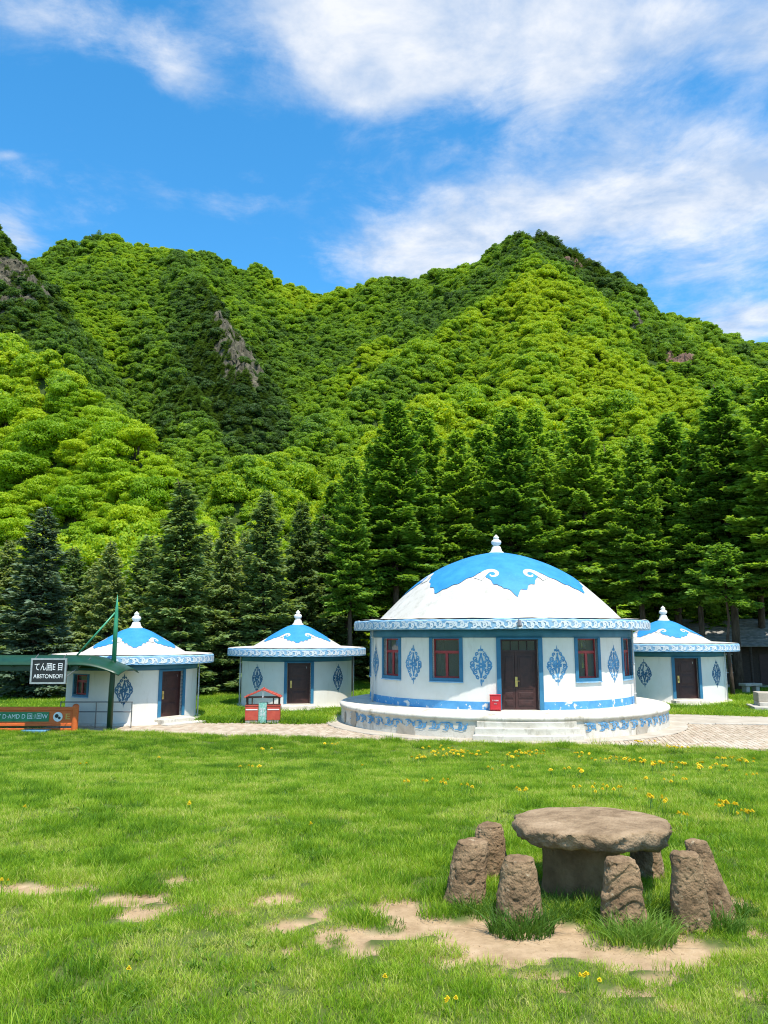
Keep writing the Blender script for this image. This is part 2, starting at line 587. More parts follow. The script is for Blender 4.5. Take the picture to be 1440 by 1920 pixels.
def ground_mat():
    m, nt, b = nodes_of('ground_cover')
    L = nt.links.new
    a = nt.nodes.new('ShaderNodeAttribute')
    a.attribute_name = 'cover'          # R bare earth, G forest floor
    sp = nt.nodes.new('ShaderNodeSeparateColor')
    L(a.outputs['Color'], sp.inputs[0])
    n = tex(nt, 3.0, 8, .65)
    rg = ramp(nt, [(.3, (.055, .085, .018)), (.7, (.12, .15, .035))])
    L(n.outputs[0], rg.inputs[0])
    nd = tex(nt, 5.0, 10, .68)
    rd = ramp(nt, [(.30, (.29, .195, .105)), (.55, (.43, .30, .175)), (.75, (.53, .39, .245))])
    L(nd.outputs[0], rd.inputs[0])
    nf = tex(nt, 1.6, 8, .65)
    rf = ramp(nt, [(.3, (.03, .035, .012)), (.52, (.06, .085, .018)), (.75, (.12, .15, .03))])
    L(nf.outputs[0], rf.inputs[0])
    m1 = nt.nodes.new('ShaderNodeMixRGB')
    L(sp.outputs[1], m1.inputs[0])
    L(rg.outputs[0], m1.inputs[1])
    L(rf.outputs[0], m1.inputs[2])
    m2 = nt.nodes.new('ShaderNodeMixRGB')
    L(sp.outputs[0], m2.inputs[0])
    L(m1.outputs[0], m2.inputs[1])
    L(rd.outputs[0], m2.inputs[2])
    L(m2.outputs[0], b.inputs['Base Color'])
    b.inputs['Roughness'].default_value = .95
    b.inputs['Specular IOR Level'].default_value = .15
    nb = tex(nt, 16, 8, .7)
    bump(nt, b, nb.outputs[0], .6, .03)
    return m


M['ground'] = ground_mat()
M['hill'] = pm('hill_soil', (.030, .052, .012), (.06, .095, .02), .15, rough=.95, bmp=.4, bscale=.6, bdist=.6)


def brick_mat():
    m, nt, b = nodes_of('paving_brick')
    L = nt.links.new
    g = nt.nodes.new('ShaderNodeNewGeometry')
    r = ramp(nt, [(0, (.37, .285, .195)), (.4, (.46, .37, .265)), (.75, (.51, .425, .32)), (1, (.43, .315, .22))])
    L(g.outputs['Random Per Island'], r.inputs[0])
    n = tex(nt, 2.0, 6, .6, coord='Object')
    r2 = ramp(nt, [(.3, (.78, .76, .72)), (.7, (1.1, 1.1, 1.1))])
    L(n.outputs[0], r2.inputs[0])
    mx = nt.nodes.new('ShaderNodeMixRGB')
    mx.blend_type = 'MULTIPLY'
    mx.inputs[0].default_value = 1
    L(r.outputs[0], mx.inputs[1])
    L(r2.outputs[0], mx.inputs[2])
    L(mx.outputs[0], b.inputs['Base Color'])
    b.inputs['Roughness'].default_value = .9
    nb = tex(nt, 40, 6, .7)
    bump(nt, b, nb.outputs[0], .3, .01)
    return m


M['brick'] = brick_mat()
M['joint'] = pm('joint_sand', (.26, .20, .14), (.36, .29, .21), 3, rough=.95, bmp=.3)

# ------------------------------------------------------------------ ground
LAWN_EDGE = [(-60, 40.0), (-14.2, 29.3), (-10.1, 28.95), (-5.96, 27.75), (-2.16, 26.9), (1.4, 26.07), (4.8, 25.55), (8.07, 25.05), (11.65, 24.15), (20, 22.2), (60, 12.0)]
_lex, _ley = np.array([p[0] for p in LAWN_EDGE]), np.array([p[1] for p in LAWN_EDGE])


def lawn_edge(x):
    return np.interp(x, _lex, _ley)


def lawn_z(x, y):
    t = np.clip((24.0 - np.asarray(y, float)) / 15.0, 0, 1)
    z = 1.1 * t * t * (3 - 2 * t)
    return z + (fbm(np.asarray(x) * .5, np.asarray(y) * .5, 3, 5) - .5) * .10 * np.clip((27 - np.asarray(y)) / 4, 0, 1) + 0 * np.asarray(x)


DIRT = [(-3.40,7.62,0.20,0.12),(-3.15,7.51,0.12,0.12),(-2.88,7.62,0.11,0.08),(-2.46,7.15,0.08,0.09),(-2.20,7.28,0.18,0.12),(-2.01,6.96,0.16,0.10),(-1.99,7.82,0.13,0.10),(-1.34,6.91,0.13,0.08),(-1.06,7.22,0.10,0.08),(-0.88,7.33,0.13,0.10),(-0.82,6.64,0.11,0.10),(-0.72,6.76,0.10,0.07),(-0.38,6.56,0.17,0.11),(-0.25,6.39,0.10,0.07),(-0.69,6.14,0.06,0.06),(-0.52,6.98,0.07,0.08),(-0.16,6.24,0.14,0.06),(0.00,7.05,0.11,0.08),(0.18,7.11,0.16,0.09),(-0.02,6.53,0.11,0.07),(0.22,6.79,0.13,0.12),(0.39,6.67,0.17,0.16),(0.54,6.49,0.19,0.22),(0.69,6.29,0.20,0.23),(0.54,6.04,0.16,0.08),(0.86,6.10,0.16,0.12),(1.13,6.24,0.18,0.15),(1.44,6.56,0.15,0.23),(1.49,6.34,0.18,0.21),(1.63,6.19,0.24,0.18),(1.83,6.04,0.23,0.13),(2.06,6.04,0.23,0.15),(2.29,6.14,0.14,0.16),(2.02,6.51,0.21,0.22),(1.09,6.62,0.26,0.23),(0.78,6.73,0.13,0.18),(2.19,6.29,0.20,0.12),(0.78,5.82,0.09,0.05),(1.11,5.78,0.15,0.04),(3.13,7.25,0.09,0.10),(2.84,6.56,0.13,0.08),(2.76,6.67,0.09,0.12),(2.71,6.19,0.14,0.06),(1.18,5.61,0.05,0.05),(1.62,5.53,0.14,0.05),(1.91,5.74,0.11,0.07),(1.84,5.34,0.10,0.04),(2.45,5.49,0.11,0.05),(-0.49,6.34,0.08,0.05),(0.64,6.62,0.17,0.16)]


def dirt_amount(x, y):
    """1 on bare earth, 0 in the turf"""
    x, y = np.asarray(x, float), np.asarray(y, float)
    d = np.full(x.shape, 9.0)
    for (a, b, rx, ry) in DIRT:
        k = 1.34 if a > .3 else 1.6
        d = np.minimum(d, np.hypot((x - a) / (rx * k), (y - b) / (ry * k)))
    d = d + (fbm(x * 6, y * 6, 5, 31) - .5) * 1.7
    return np.clip((1.08 - d) / .16, 0, 1)


def graded(lo, hi, a, b, step, grow=1.12):
    v = list(np.arange(a, b + 1e-6, step))
    s = step
    while v[-1] < hi:
        s *= grow
        v.append(min(v[-1] + s, hi))
    s = step
    while v[0] > lo:
        s *= grow
        v.insert(0, max(v[0] - s, lo))
    return np.array(v)


def build_ground():
    xs = graded(-1500, 1500, -5, 5, .07)
    ys = graded(-1500, 1500, 4.6, 9.0, .07, 1.05)
    X, Y = np.meshgrid(xs, ys)
    Z = lawn_z(X, Y)
    Z = np.where(Y > lawn_edge(X), np.minimum(Z, 0.0), Z)
    D = dirt_amount(X, Y)
    Z = Z - .03 * D
    V = np.stack([X, Y, Z], -1).reshape(-1, 3)
    nx, ny = len(xs), len(ys)
    i = np.arange(ny - 1)[:, None] * nx + np.arange(nx - 1)[None, :]
    i = i.ravel()
    F = np.stack([i, i + 1, i + nx + 1, i + nx], 1)
    me = fast_mesh('ground', V, F, M['ground'], True)
    fl = np.clip((Y - 40 + 6 * (fbm(X * .3, Y * .3, 3, 3) - .5)) / 4, 0, 1)
    ca = me.color_attributes.new('cover', 'FLOAT_COLOR', 'POINT')
    c = np.stack([D, fl, 0 * D, 0 * D + 1], -1).reshape(-1, 4).astype(np.float32)
    ca.data.foreach_set('color', c.ravel())
    o = obj('ground', me)
    tag(o, kind='structure')


build_ground()

# ------------------------------------------------------------------ hills
RIDGES = [
    (1.15, [(-164.1,190.0,126.3), (-119.8,165.0,96.7), (-73.7,140.0,61.0), (-52.3,125.0,44.4), (-35.2,110.0,29.3), (-26.8,100.0,20.8), (-20.0,90.0,11.7)]),
    (1.30, [(-234.2,300.0,217.5), (-181.4,285.0,187.8), (-145.6,270.0,157.1), (-132.6,262.0,141.0), (-119.1,250.0,121.8), (-105.0,235.0,102.8), (-87.4,215.0,81.2)]),
    (1.00, [(-249.0,430.0,222.4), (-206.3,420.0,224.6), (-185.0,420.0,233.4), (-154.8,410.0,231.8), (-119.2,410.0,223.3), (-92.6,415.0,218.7), (-55.9,420.0,208.0), (-31.7,430.0,203.7), (-6.3,430.0,202.0)]),
    (1.45, [(-116.2,400.0,215.0), (-101.4,360.0,183.3), (-81.6,325.0,156.6), (-61.6,300.0,133.1), (-49.1,275.0,109.2), (-46.0,250.0,84.4)]),
    (1.45, [(-150.5,390.0,202.0), (-115.1,340.0,157.8), (-86.2,295.0,121.4), (-65.5,262.0,96.2), (-53.2,235.0,74.3), (-43.4,210.0,55.9)]),
    (1.00, [(-29.9,405.0,190.5), (5.7,385.0,192.1), (35.7,370.0,192.4), (54.8,350.0,192.8), (64.8,340.0,192.3), (83.7,340.0,186.8), (98.4,340.0,176.5), (112.1,345.0,166.8), (133.6,350.0,159.5), (158.0,360.0,156.8), (194.2,370.0,153.0), (252.4,370.0,164.8)]),
    (1.10, [(64.4,338.0,190.4), (59.1,295.0,151.3), (54.5,272.0,129.0), (49.1,250.0,110.7), (43.4,225.0,89.1), (36.7,195.0,71.9), (30.2,165.0,50.7), (22.2,130.0,32.1), (16.1,100.0,17.6)]),
    (1.35, [(59.1,295.0,151.3), (41.3,280.0,135.4), (22.7,258.0,113.7), (10.4,238.0,94.9), (0.0,218.0,78.1), (-13.6,190.0,58.6), (-22.1,172.0,47.7), (-27.7,145.0,32.8)]),
    (1.35, [(49.1,250.0,110.7), (59.0,238.0,96.8), (66.8,225.0,82.2), (71.7,212.0,67.4), (74.1,200.0,51.9)]),
    (1.35, [(36.7,195.0,71.9), (48.6,182.0,61.7), (55.6,172.0,53.4), (60.1,162.0,44.5), (62.6,150.0,33.3)]),
    (1.30, [(36.7,195.0,71.9), (21.0,182.0,61.7), (8.5,170.0,50.9), (0.0,155.0,38.7)]),
    (1.30, [(98.4,340.0,176.5), (100.2,310.0,139.4), (102.8,285.0,113.0), (108.9,260.0,89.6), (110.2,240.0,72.2)]),
    (1.10, [(216.7,300.0,142.0), (171.7,280.0,115.4), (135.4,260.0,91.6), (116.0,245.0,73.7)]),
    (1.30, [(35.7,370.0,191.8), (19.5,330.0,155.8), (4.4,300.0,128.0), (-15.7,270.0,99.0)]),
]


def hill_z(x, y, spur=False):
    x, y = np.asarray(x, float), np.asarray(y, float)
    acc = np.full(x.shape, -300.0)
    top, who = np.full(x.shape, -400.0), np.zeros(x.shape, int)
    k = 2.0
    # warp so that the ridges are not ruler-straight
    wx = x + (fbm(x * .018, y * .018, 3, 41) - .5) * 16
    wy = y + (fbm(x * .018 + 50, y * .018, 3, 42) - .5) * 16
    for ri, (s, pts) in enumerate(RIDGES):
        best = np.full(x.shape, -400.0)
        for (a, b) in zip(pts[:-1], pts[1:]):
            ex, ey = b[0] - a[0], b[1] - a[1]
            t = np.clip(((wx - a[0]) * ex + (wy - a[1]) * ey) / (ex * ex + ey * ey), 0, 1)
            d = np.hypot(wx - a[0] - t * ex, wy - a[1] - t * ey)
            best = np.maximum(best, a[2] + (b[2] - a[2]) * t - s * d)
        acc = np.logaddexp(acc, best / k)
        who = np.where(best > top, ri, who)
        top = np.maximum(top, best)
    z = k * acc
    z = z - 2.4
    rough = np.clip(z / 40, 0, 1)
    z = z + (fbm(x * .045, y * .045, 4, 77) - .5) * 8 * rough - (np.abs(fbm(x * .030 + 3, y * .012, 3, 78) - .5) * 46 - 6) * -1.0 * rough * .7
    return (np.maximum(z, -3.0), who) if spur else np.maximum(z, -3.0)


def build_hills():
    xs = np.arange(-360, 361, 3.0)
    ys = np.arange(60, 481, 3.0)
    X, Y = np.meshgrid(xs, ys)
    Z = hill_z(X, Y)
    V = np.stack([X, Y, Z], -1).reshape(-1, 3)
    nx, ny = len(xs), len(ys)
    i = (np.arange(ny - 1)[:, None] * nx + np.arange(nx - 1)[None, :]).ravel()
    F = np.stack([i, i + 1, i + nx + 1, i + nx], 1)
    tag(obj('hills', fast_mesh('hills', V, F, M['hill'], True)), kind='structure')


build_hills()


# ------------------------------------------------------------------ scatter by geometry nodes (uncountable cover only)
def scatter(name, pts, rot, sc, idx, tint, protos):
    me = bpy.data.meshes.new(name)
    n = len(pts)
    me.vertices.add(n)
    me.vertices.foreach_set('co', np.asarray(pts, np.float32).ravel())
    for nm, ty, dat, key in (('rot', 'FLOAT_VECTOR', rot, 'vector'), ('scl', 'FLOAT_VECTOR', sc, 'vector'), ('idx', 'INT', idx, 'value'), ('tint', 'FLOAT', tint, 'value')):
        a = me.attributes.new(nm, ty, 'POINT')
        a.data.foreach_set(key, np.asarray(dat, np.int32 if ty == 'INT' else np.float32).ravel())
    col = bpy.data.collections.new(name + '_kinds')
    for p in protos:
        col.objects.link(p)
    o = obj(name, me)
    ng = bpy.data.node_groups.new(name, 'GeometryNodeTree')
    ng.interface.new_socket('Geometry', in_out='INPUT', socket_type='NodeSocketGeometry')
    ng.interface.new_socket('Geometry', in_out='OUTPUT', socket_type='NodeSocketGeometry')
    N, L = ng.nodes.new, ng.links.new
    gi, go = N('NodeGroupInput'), N('NodeGroupOutput')
    ip = N('GeometryNodeInstanceOnPoints')
    ci = N('GeometryNodeCollectionInfo')
    ci.inputs['Collection'].default_value = col
    ci.inputs['Separate Children'].default_value = True
    ci.inputs['Reset Children'].default_value = True

    def at(nm, ty):
        a = N('GeometryNodeInputNamedAttribute')
        a.data_type = ty
        a.inputs['Name'].default_value = nm
        return a.outputs['Attribute']
    L(gi.outputs[0], ip.inputs['Points'])
    L(ci.outputs[0], ip.inputs['Instance'])
    ip.inputs['Pick Instance'].default_value = True
    L(at('idx', 'INT'), ip.inputs['Instance Index'])
    e2r = N('FunctionNodeEulerToRotation')
    L(at('rot', 'FLOAT_VECTOR'), e2r.inputs[0])
    L(e2r.outputs[0], ip.inputs['Rotation'])
    L(at('scl', 'FLOAT_VECTOR'), ip.inputs['Scale'])
    L(ip.outputs[0], go.inputs[0])
    md = o.modifiers.new('scatter', 'NODES')
    md.node_group = ng
    return o


def proto(name, me):
    return bpy.data.objects.new(name, me)


# ------------------------------------------------------------------ foliage meshes
def rhombs(base, direc, side, length, width):
    """leaf cards: base, tip along direc, widest at 45%"""
    n = len(base)
    L = length[:, None]
    Wd = width[:, None]
    mid = base + direc * L * .45
    V = np.stack([base, mid + side * Wd * .5, base + direc * L, mid - side * Wd * .5], 1).reshape(-1, 3)
    F = np.arange(n * 4).reshape(n, 4)
    return V, F


def unit(a):
    return a / np.maximum(np.linalg.norm(a, axis=-1, keepdims=True), 1e-9)


def broadleaf(seed, R=3.0, h=3.6, lumps=11, n=2300, size=.40, trunk_h=2.6, lump=1.0):
    r = np.random.default_rng(seed)
    cs, rs = [], []
    for i in range(lumps):
        a = 2 * pi * (i * .618 + r.uniform(0, .25))
        q = (i + .5) / lumps
        zz = h * (.12 + .80 * q)
        rad = R * .66 * math.sqrt(max(.0, 1 - (1.35 * q - .45) ** 2)) * r.uniform(.45, 1.25)
        cs.append((rad * cos(a), rad * sin(a), zz))
        rs.append(R * r.uniform(.28, .54) * lump)
    cs, rs = np.array(cs), np.array(rs)
    pick = r.choice(lumps, n, p=rs ** 2 / (rs ** 2).sum())
    d = unit(r.normal(size=(n, 3)) + np.array([0, 0, .25]))
    p = cs[pick] + d * (rs[pick] * r.uniform(.55, 1.0, n) ** .6 * np.where(r.random(n) < .10, r.uniform(1.05, 1.35, n), 1.0))[:, None] * np.array([1.18, 1.18, .58])
    # card lies roughly in the surface of its lump, tilted up a little
    tang = unit(np.cross(d, r.normal(size=(n, 3))))
    direc = unit(tang + d * r.uniform(-.1, .6, n)[:, None] + np.array([0, 0, -.15]))
    side = unit(np.cross(direc, d + r.normal(scale=.35, size=(n, 3))))
    V, F = rhombs(p, direc, side, r.uniform(.8, 1.4, n) * size * 1.35, r.uniform(.7, 1.2, n) * size)
    V[:, 2] += trunk_h * .55
    crown = (V, F)
    mb = MB()
    mb.path([(0, 0, -1.5), (.08, .05, trunk_h * .5), (.02, -.05, trunk_h + h * .35), (.0, .02, trunk_h + h * .6)], [.22, .17, .11, .03], 6)
    for k in range(4):
        a = 2 * pi * k / 4 + r.uniform(0, 1)
        mb.path([(0, 0, trunk_h * .7), (cos(a) * R * .3, sin(a) * R * .3, trunk_h + h * .2), (cos(a) * R * .55, sin(a) * R * .55, trunk_h + h * .42)], [.1, .07, .02], 5)
    return crown, mb


def conifer(seed, h, rb, clear, nb, dens, kind):
    """trunk with limbs, and needle sprays along each limb"""
    r = np.random.default_rng(seed)
    mb = MB()
    k = 9
    wob = [(r.normal(scale=.03) * q, r.normal(scale=.03) * q) for q in range(k)]
    zs = [h * .99 * q / (k - 1) for q in range(k)]
    r0 = .0135 * h
    mb.path([(wob[q][0], wob[q][1], zs[q] - (.3 if q == 0 else 0)) for q in range(k)], [r0 * (1.15 if q == 0 else 1) * (1 - .95 * q / (k - 1)) + .012 for q in range(k)], 8)
    B, D, Sd, Ln, Wd = [], [], [], [], []
    for i in range(nb):
        t = ((i + r.uniform(0, 1)) / nb) ** 1.12
        z = clear + (h * .985 - clear) * t
        if kind == 's':
            prof = (1 - t) ** .80 * (1.0 - .25 * math.exp(-((t) / .08) ** 2)) + .03
        else:
            prof = (1 - t) ** .72 * (.72 + .28 * min(1, t / .25)) + .03
        Lb = rb * prof * r.uniform(.50, 1.22)
        az = i * 2.39996 + r.uniform(-.35, .35)
        if kind == 's':
            rise, droop, tip = .05 + .6 * t, .42 * (1 - t) + .08, .20
        else:
            rise, droop, tip = .12 + .65 * t, .42 * (1 - t) + .05, .16
        rise += r.normal(scale=.16)
        dh = np.array([cos(az), sin(az), 0])
        sd = np.array([-sin(az), cos(az), 0])
        curve = lambda s: dh * Lb * s + np.array([0, 0, z + Lb * (rise * s - droop * s ** 1.4 + tip * s ** 3)])
        if Lb > .5:
            mb.path([curve(0), curve(.45), curve(.9)], [.012 + .010 * Lb, .008 + .006 * Lb, .004], 4)
        m = int(max(8, Lb * dens))
        s = r.uniform(.12, 1.0, m) ** .8
        P = dh[None] * (Lb * s)[:, None] + np.array([0, 0, 1.])[None] * (z + Lb * (rise * s - droop * s ** 1.4 + tip * s ** 3))[:, None]
        sg = np.where(r.random(m) < .5, -1, 1)
        spread = r.uniform(.35, 1.15, m)
        hang = r.uniform(-.45, .12, m) if kind == 's' else r.uniform(-.35, .22, m)
        dr = unit(dh[None] * np.cos(spread)[:, None] + sd[None] * (np.sin(spread) * sg)[:, None] + np.array([0, 0, 1.])[None] * hang[:, None])
        up = np.array([0, 0, 1.])[None] + r.normal(scale=.42, size=(m, 3))
        side = unit(np.cross(dr, up))
        ln = (.30 + .34 * (1 - s) * min(1.0, Lb / 2)) * r.uniform(.7, 1.3, m)
        P = P + sd[None] * (sg * r.uniform(0, .32, m) * Lb * (1 - s * .8))[:, None] + r.normal(scale=.05, size=(m, 3))
        B.append(P)
        D.append(dr)
        Sd.append(side)
        Ln.append(ln)
        Wd.append(ln * r.uniform(.34, .55, m))
    V, F = rhombs(np.concatenate(B), np.concatenate(D), np.concatenate(Sd), np.concatenate(Ln), np.concatenate(Wd))
    return (V, F), mb


# ------------------------------------------------------------------ woods on the hills
def rock_spots():
    # (x, y, radius across, radius in depth)
    return [(-56, 292, 15, 17), (-50, 275, 12, 14), (-64, 303, 9, 9), (-126, 256, 8, 15), (-135, 264, 8, 10), (95, 330, 6, 7), (106, 262, 8, 9), (85, 322, 5, 6), (98, 285, 4, 5)]


def build_woods():
    r = np.random.default_rng(5)
    kinds = []
    for i in range(6):
        (V, F), mb = broadleaf(100 + i, R=r.uniform(2.7, 3.3), h=r.uniform(3.2, 4.4), lumps=int(r.integers(16, 24)), lump=.80, n=4400, size=.31)
        me = fast_mesh('canopy_kind', V, F, M['leaf_hill'])
        kinds.append(proto('canopy_kind', me))
    for i in range(3):     # dark pines of the crags
        (V, F), mb = conifer(200 + i, 7.5, 2.9, .5, 60, 30, 's')
        V = V * np.array([1, 1, .8])
        kinds.append(proto('pine_kind', fast_mesh('pine_kind', V, F, M['leaf_hill'])))
    # one jittered point every few metres of slope
    g = 1.95
    xs, ys = np.meshgrid(np.arange(-300, 300, g), np.arange(66, 452, g))
    x = (xs + r.uniform(-.48, .48, xs.shape) * g).ravel()
    y = (ys + r.uniform(-.48, .48, ys.shape) * g).ravel()
    z, spur = hill_z(x, y, True)
    ok = (np.abs(x) < .56 * y + 18) & (z > -1.0)
    e = 1.5
    sx, sy = (hill_z(x + e, y) - hill_z(x - e, y)) / (2 * e), (hill_z(x, y + e) - hill_z(x, y - e)) / (2 * e)
    ok &= (sy > -.35) | (z > 120)      # the far sides of the ridges are never seen
    for (a, b, c, d) in rock_spots():
        q = np.hypot((x - a) / c, (y - b) / d) + (r.random(x.shape) - .5) * .5
        ok &= (q > .8) | (r.random(x.shape) < .45)
    st = np.hypot(sx, sy)
    x, y, z, spur, st = x[ok], y[ok], z[ok], spur[ok], st[ok]
    more = r.random(len(x)) < np.clip((st - .7) * .9, 0, .8)
    x2, y2 = x[more] + r.uniform(-1.0, 1.0, more.sum()), y[more] + r.uniform(-1.0, 1.0, more.sum())
    z2, spur2 = hill_z(x2, y2, True)
    x, y, z, spur = np.r_[x, x2], np.r_[y, y2], np.r_[z, z2], np.r_[spur, spur2]
    n = len(x)
    # kind of wood: patches of bright young leaf, mid green and dark pine on the spurs
    patch = fbm(x * .022, y * .022, 4, 9)
    # each spur carries its own stand of wood, toned apart in place of relief shading
    stand = np.array([.90, .44, .64, .36, .48, .60, .84, .66, .78, .96, .92, .56, .60, .58])[spur]
    tint = stand + (patch - .5) * .95 + r.normal(scale=.10, size=n)
    dark = np.zeros(n)
    for (a, b, c, d, w) in [(-62, 305, 26, 42, .42), (-60, 255, 20, 28, .38), (-130, 262, 28, 40, .34), (75, 338, 24, 14, .40), (95, 322, 22, 30, .34), (-185, 415, 40, 20, .16), (60, 288, 12, 10, .22), (104, 262, 14, 20, .30), (10, 378, 30, 14, .14)]:
        dark += w * np.exp(-(((x - a) / c) ** 2 + ((y - b) / d) ** 2))
    tint = tint - dark
    tint = np.clip(tint, .02, .98)
    idx = r.integers(0, 6, n)
    pine = (r.random(n) < np.clip(dark * 2.2 - .12, 0, .85)) | (r.random(n) < .03)
    idx = np.where(pine, r.integers(6, 9, n), idx)
    tint = np.where(pine, np.clip(tint * .6, .02, .30), tint)
    sc = np.clip(r.lognormal(-.82, .34, n), .22, 1.0) * np.where(y < 175, 1.22, 1.04)
    scl = np.stack([sc * r.uniform(1.0, 1.35, n), sc * r.uniform(1.0, 1.35, n), sc * r.uniform(.8, 1.15, n)], 1)
    rot = np.stack([r.normal(scale=.06, size=n), r.normal(scale=.06, size=n), r.uniform(0, 2 * pi, n)], 1)
    # the ones that show largest stand as trees of their own
    el = (z + 5 - CAM_H) / y
    near = np.where((((x < -.16 * y) & (el > .16)) | ((x > -.05 * y) & (el > .33))) & ~pine & (np.abs(x) < .53 * y))[0]
    near = near[np.argsort(y[near])][:285]
    rest = np.ones(n, bool)
    rest[near] = False
    o = scatter('hillside_woodland', np.stack([x, y, z - .6], 1)[rest], rot[rest], scl[rest], idx[rest], tint[rest], kinds)
    tag(o, 'dense mixed green woodland covering the hills behind the huts', 'woodland', kind='stuff')
    # single trees
    tk = []
    for i in range(5):
        (V, F), mb = broadleaf(300 + i, R=r.uniform(2.8, 3.3), h=r.uniform(3.4, 4.4), lumps=int(r.integers(18, 26)), n=10000, size=.19, lump=.74)
        tk.append((fast_mesh('crown', V, F, M['leaf_tree']), mb.mesh('trunk', M['bark'], True)))
    for j, q in enumerate(near):
        t = empty('broadleaf_tree', (x[q], y[q], z[q] - .6), r.uniform(0, 6.28))
        t.scale = scl[q]
        if x[q] < 0:
            tag(t, 'bright green broadleaf tree on the near left hillside', 'tree', 'broadleaf trees on the near left hillside')
        else:
            tag(t, 'bright green broadleaf tree on the low spur above the conifer tops', 'tree', 'broadleaf trees on the low central spur')
        c, k = tk[j % 5]
        obj('crown', c, t)
        obj('trunk', k, t)


build_woods()


def build_cliffs():
    lab = ['broad brown cliff face on the dark left spur', 'lower brown crag face under the dark left spur', 'small brown crag at the top of the left spur cliff',
           'grey rock wall high on the far left ridge', 'grey rock knob beside the far left ridge wall', 'small rocky ledge just right of the highest peak',
           'reddish rock tower low on the right slope', 'tiny pink rock ledge on the right of the peak', 'small grey ledge midway down the right slope']
    for i, (a, b, c, d) in enumerate(rock_spots()):
        n = 64
        u = np.linspace(-1, 1, n)
        U, Vv = np.meshgrid(u, u)
        X, Y = a + U * c * .95, b + Vv * d * .95
        Z = hill_z(X, Y)
        rr = np.clip(1 - np.hypot(U, Vv), 0, 1) ** .5
        f1 = fbm(X * .22, Y * .22 + Z * .1, 4, 60 + i)
        f2 = np.abs(fbm(X * .45 + 9, Z * .35, 4, 80 + i) - .5)
        Z2 = Z - 1.4 + rr * (1.6 + (f1 - .32) * 9 - f2 * 9)
        f3 = fbm(X * 1.1, Z * .9 + Y * .4, 4, 95 + i) - .5
        Z2 = Z2 + rr * f3 * 3.2
        Y2 = Y - rr * (f2 * 7 + fbm(X * .8, Z * .8, 3, 90 + i) * 2.0 + f3 * 2.5)
        P = np.stack([X, Y2, Z2], -1).reshape(-1, 3)
        k = (np.arange(n - 1)[:, None] * n + np.arange(n - 1)[None]).ravel()
        F = np.stack([k, k + 1, k + n + 1, k + n], 1)
        o = obj('rock_outcrop', fast_mesh('rock_outcrop', P - np.array([a, b, 0]), F, M['cliff_red' if i in (6, 7) else 'cliff'], False), None, (a, b, 0))
        tag(o, lab[i], 'rock', 'rock outcrops on the hills')


build_cliffs()

# ------------------------------------------------------------------ paving
APRON_C = (4.83, 32.85)


def inside_platform(x, y, R):
    return np.hypot(x - APRON_C[0], y - APRON_C[1]) < R


PATH_BACK = [(-60, 44.0), (-14, 31.6), (-9.7, 31.45), (-7.0, 31.75), (-3.4, 31.25), (-2.2, 31.6), (0, 33.5), (9, 35.6), (11.5, 35.6), (13, 35.2), (16.5, 34.1), (24, 33.2), (60, 32)]


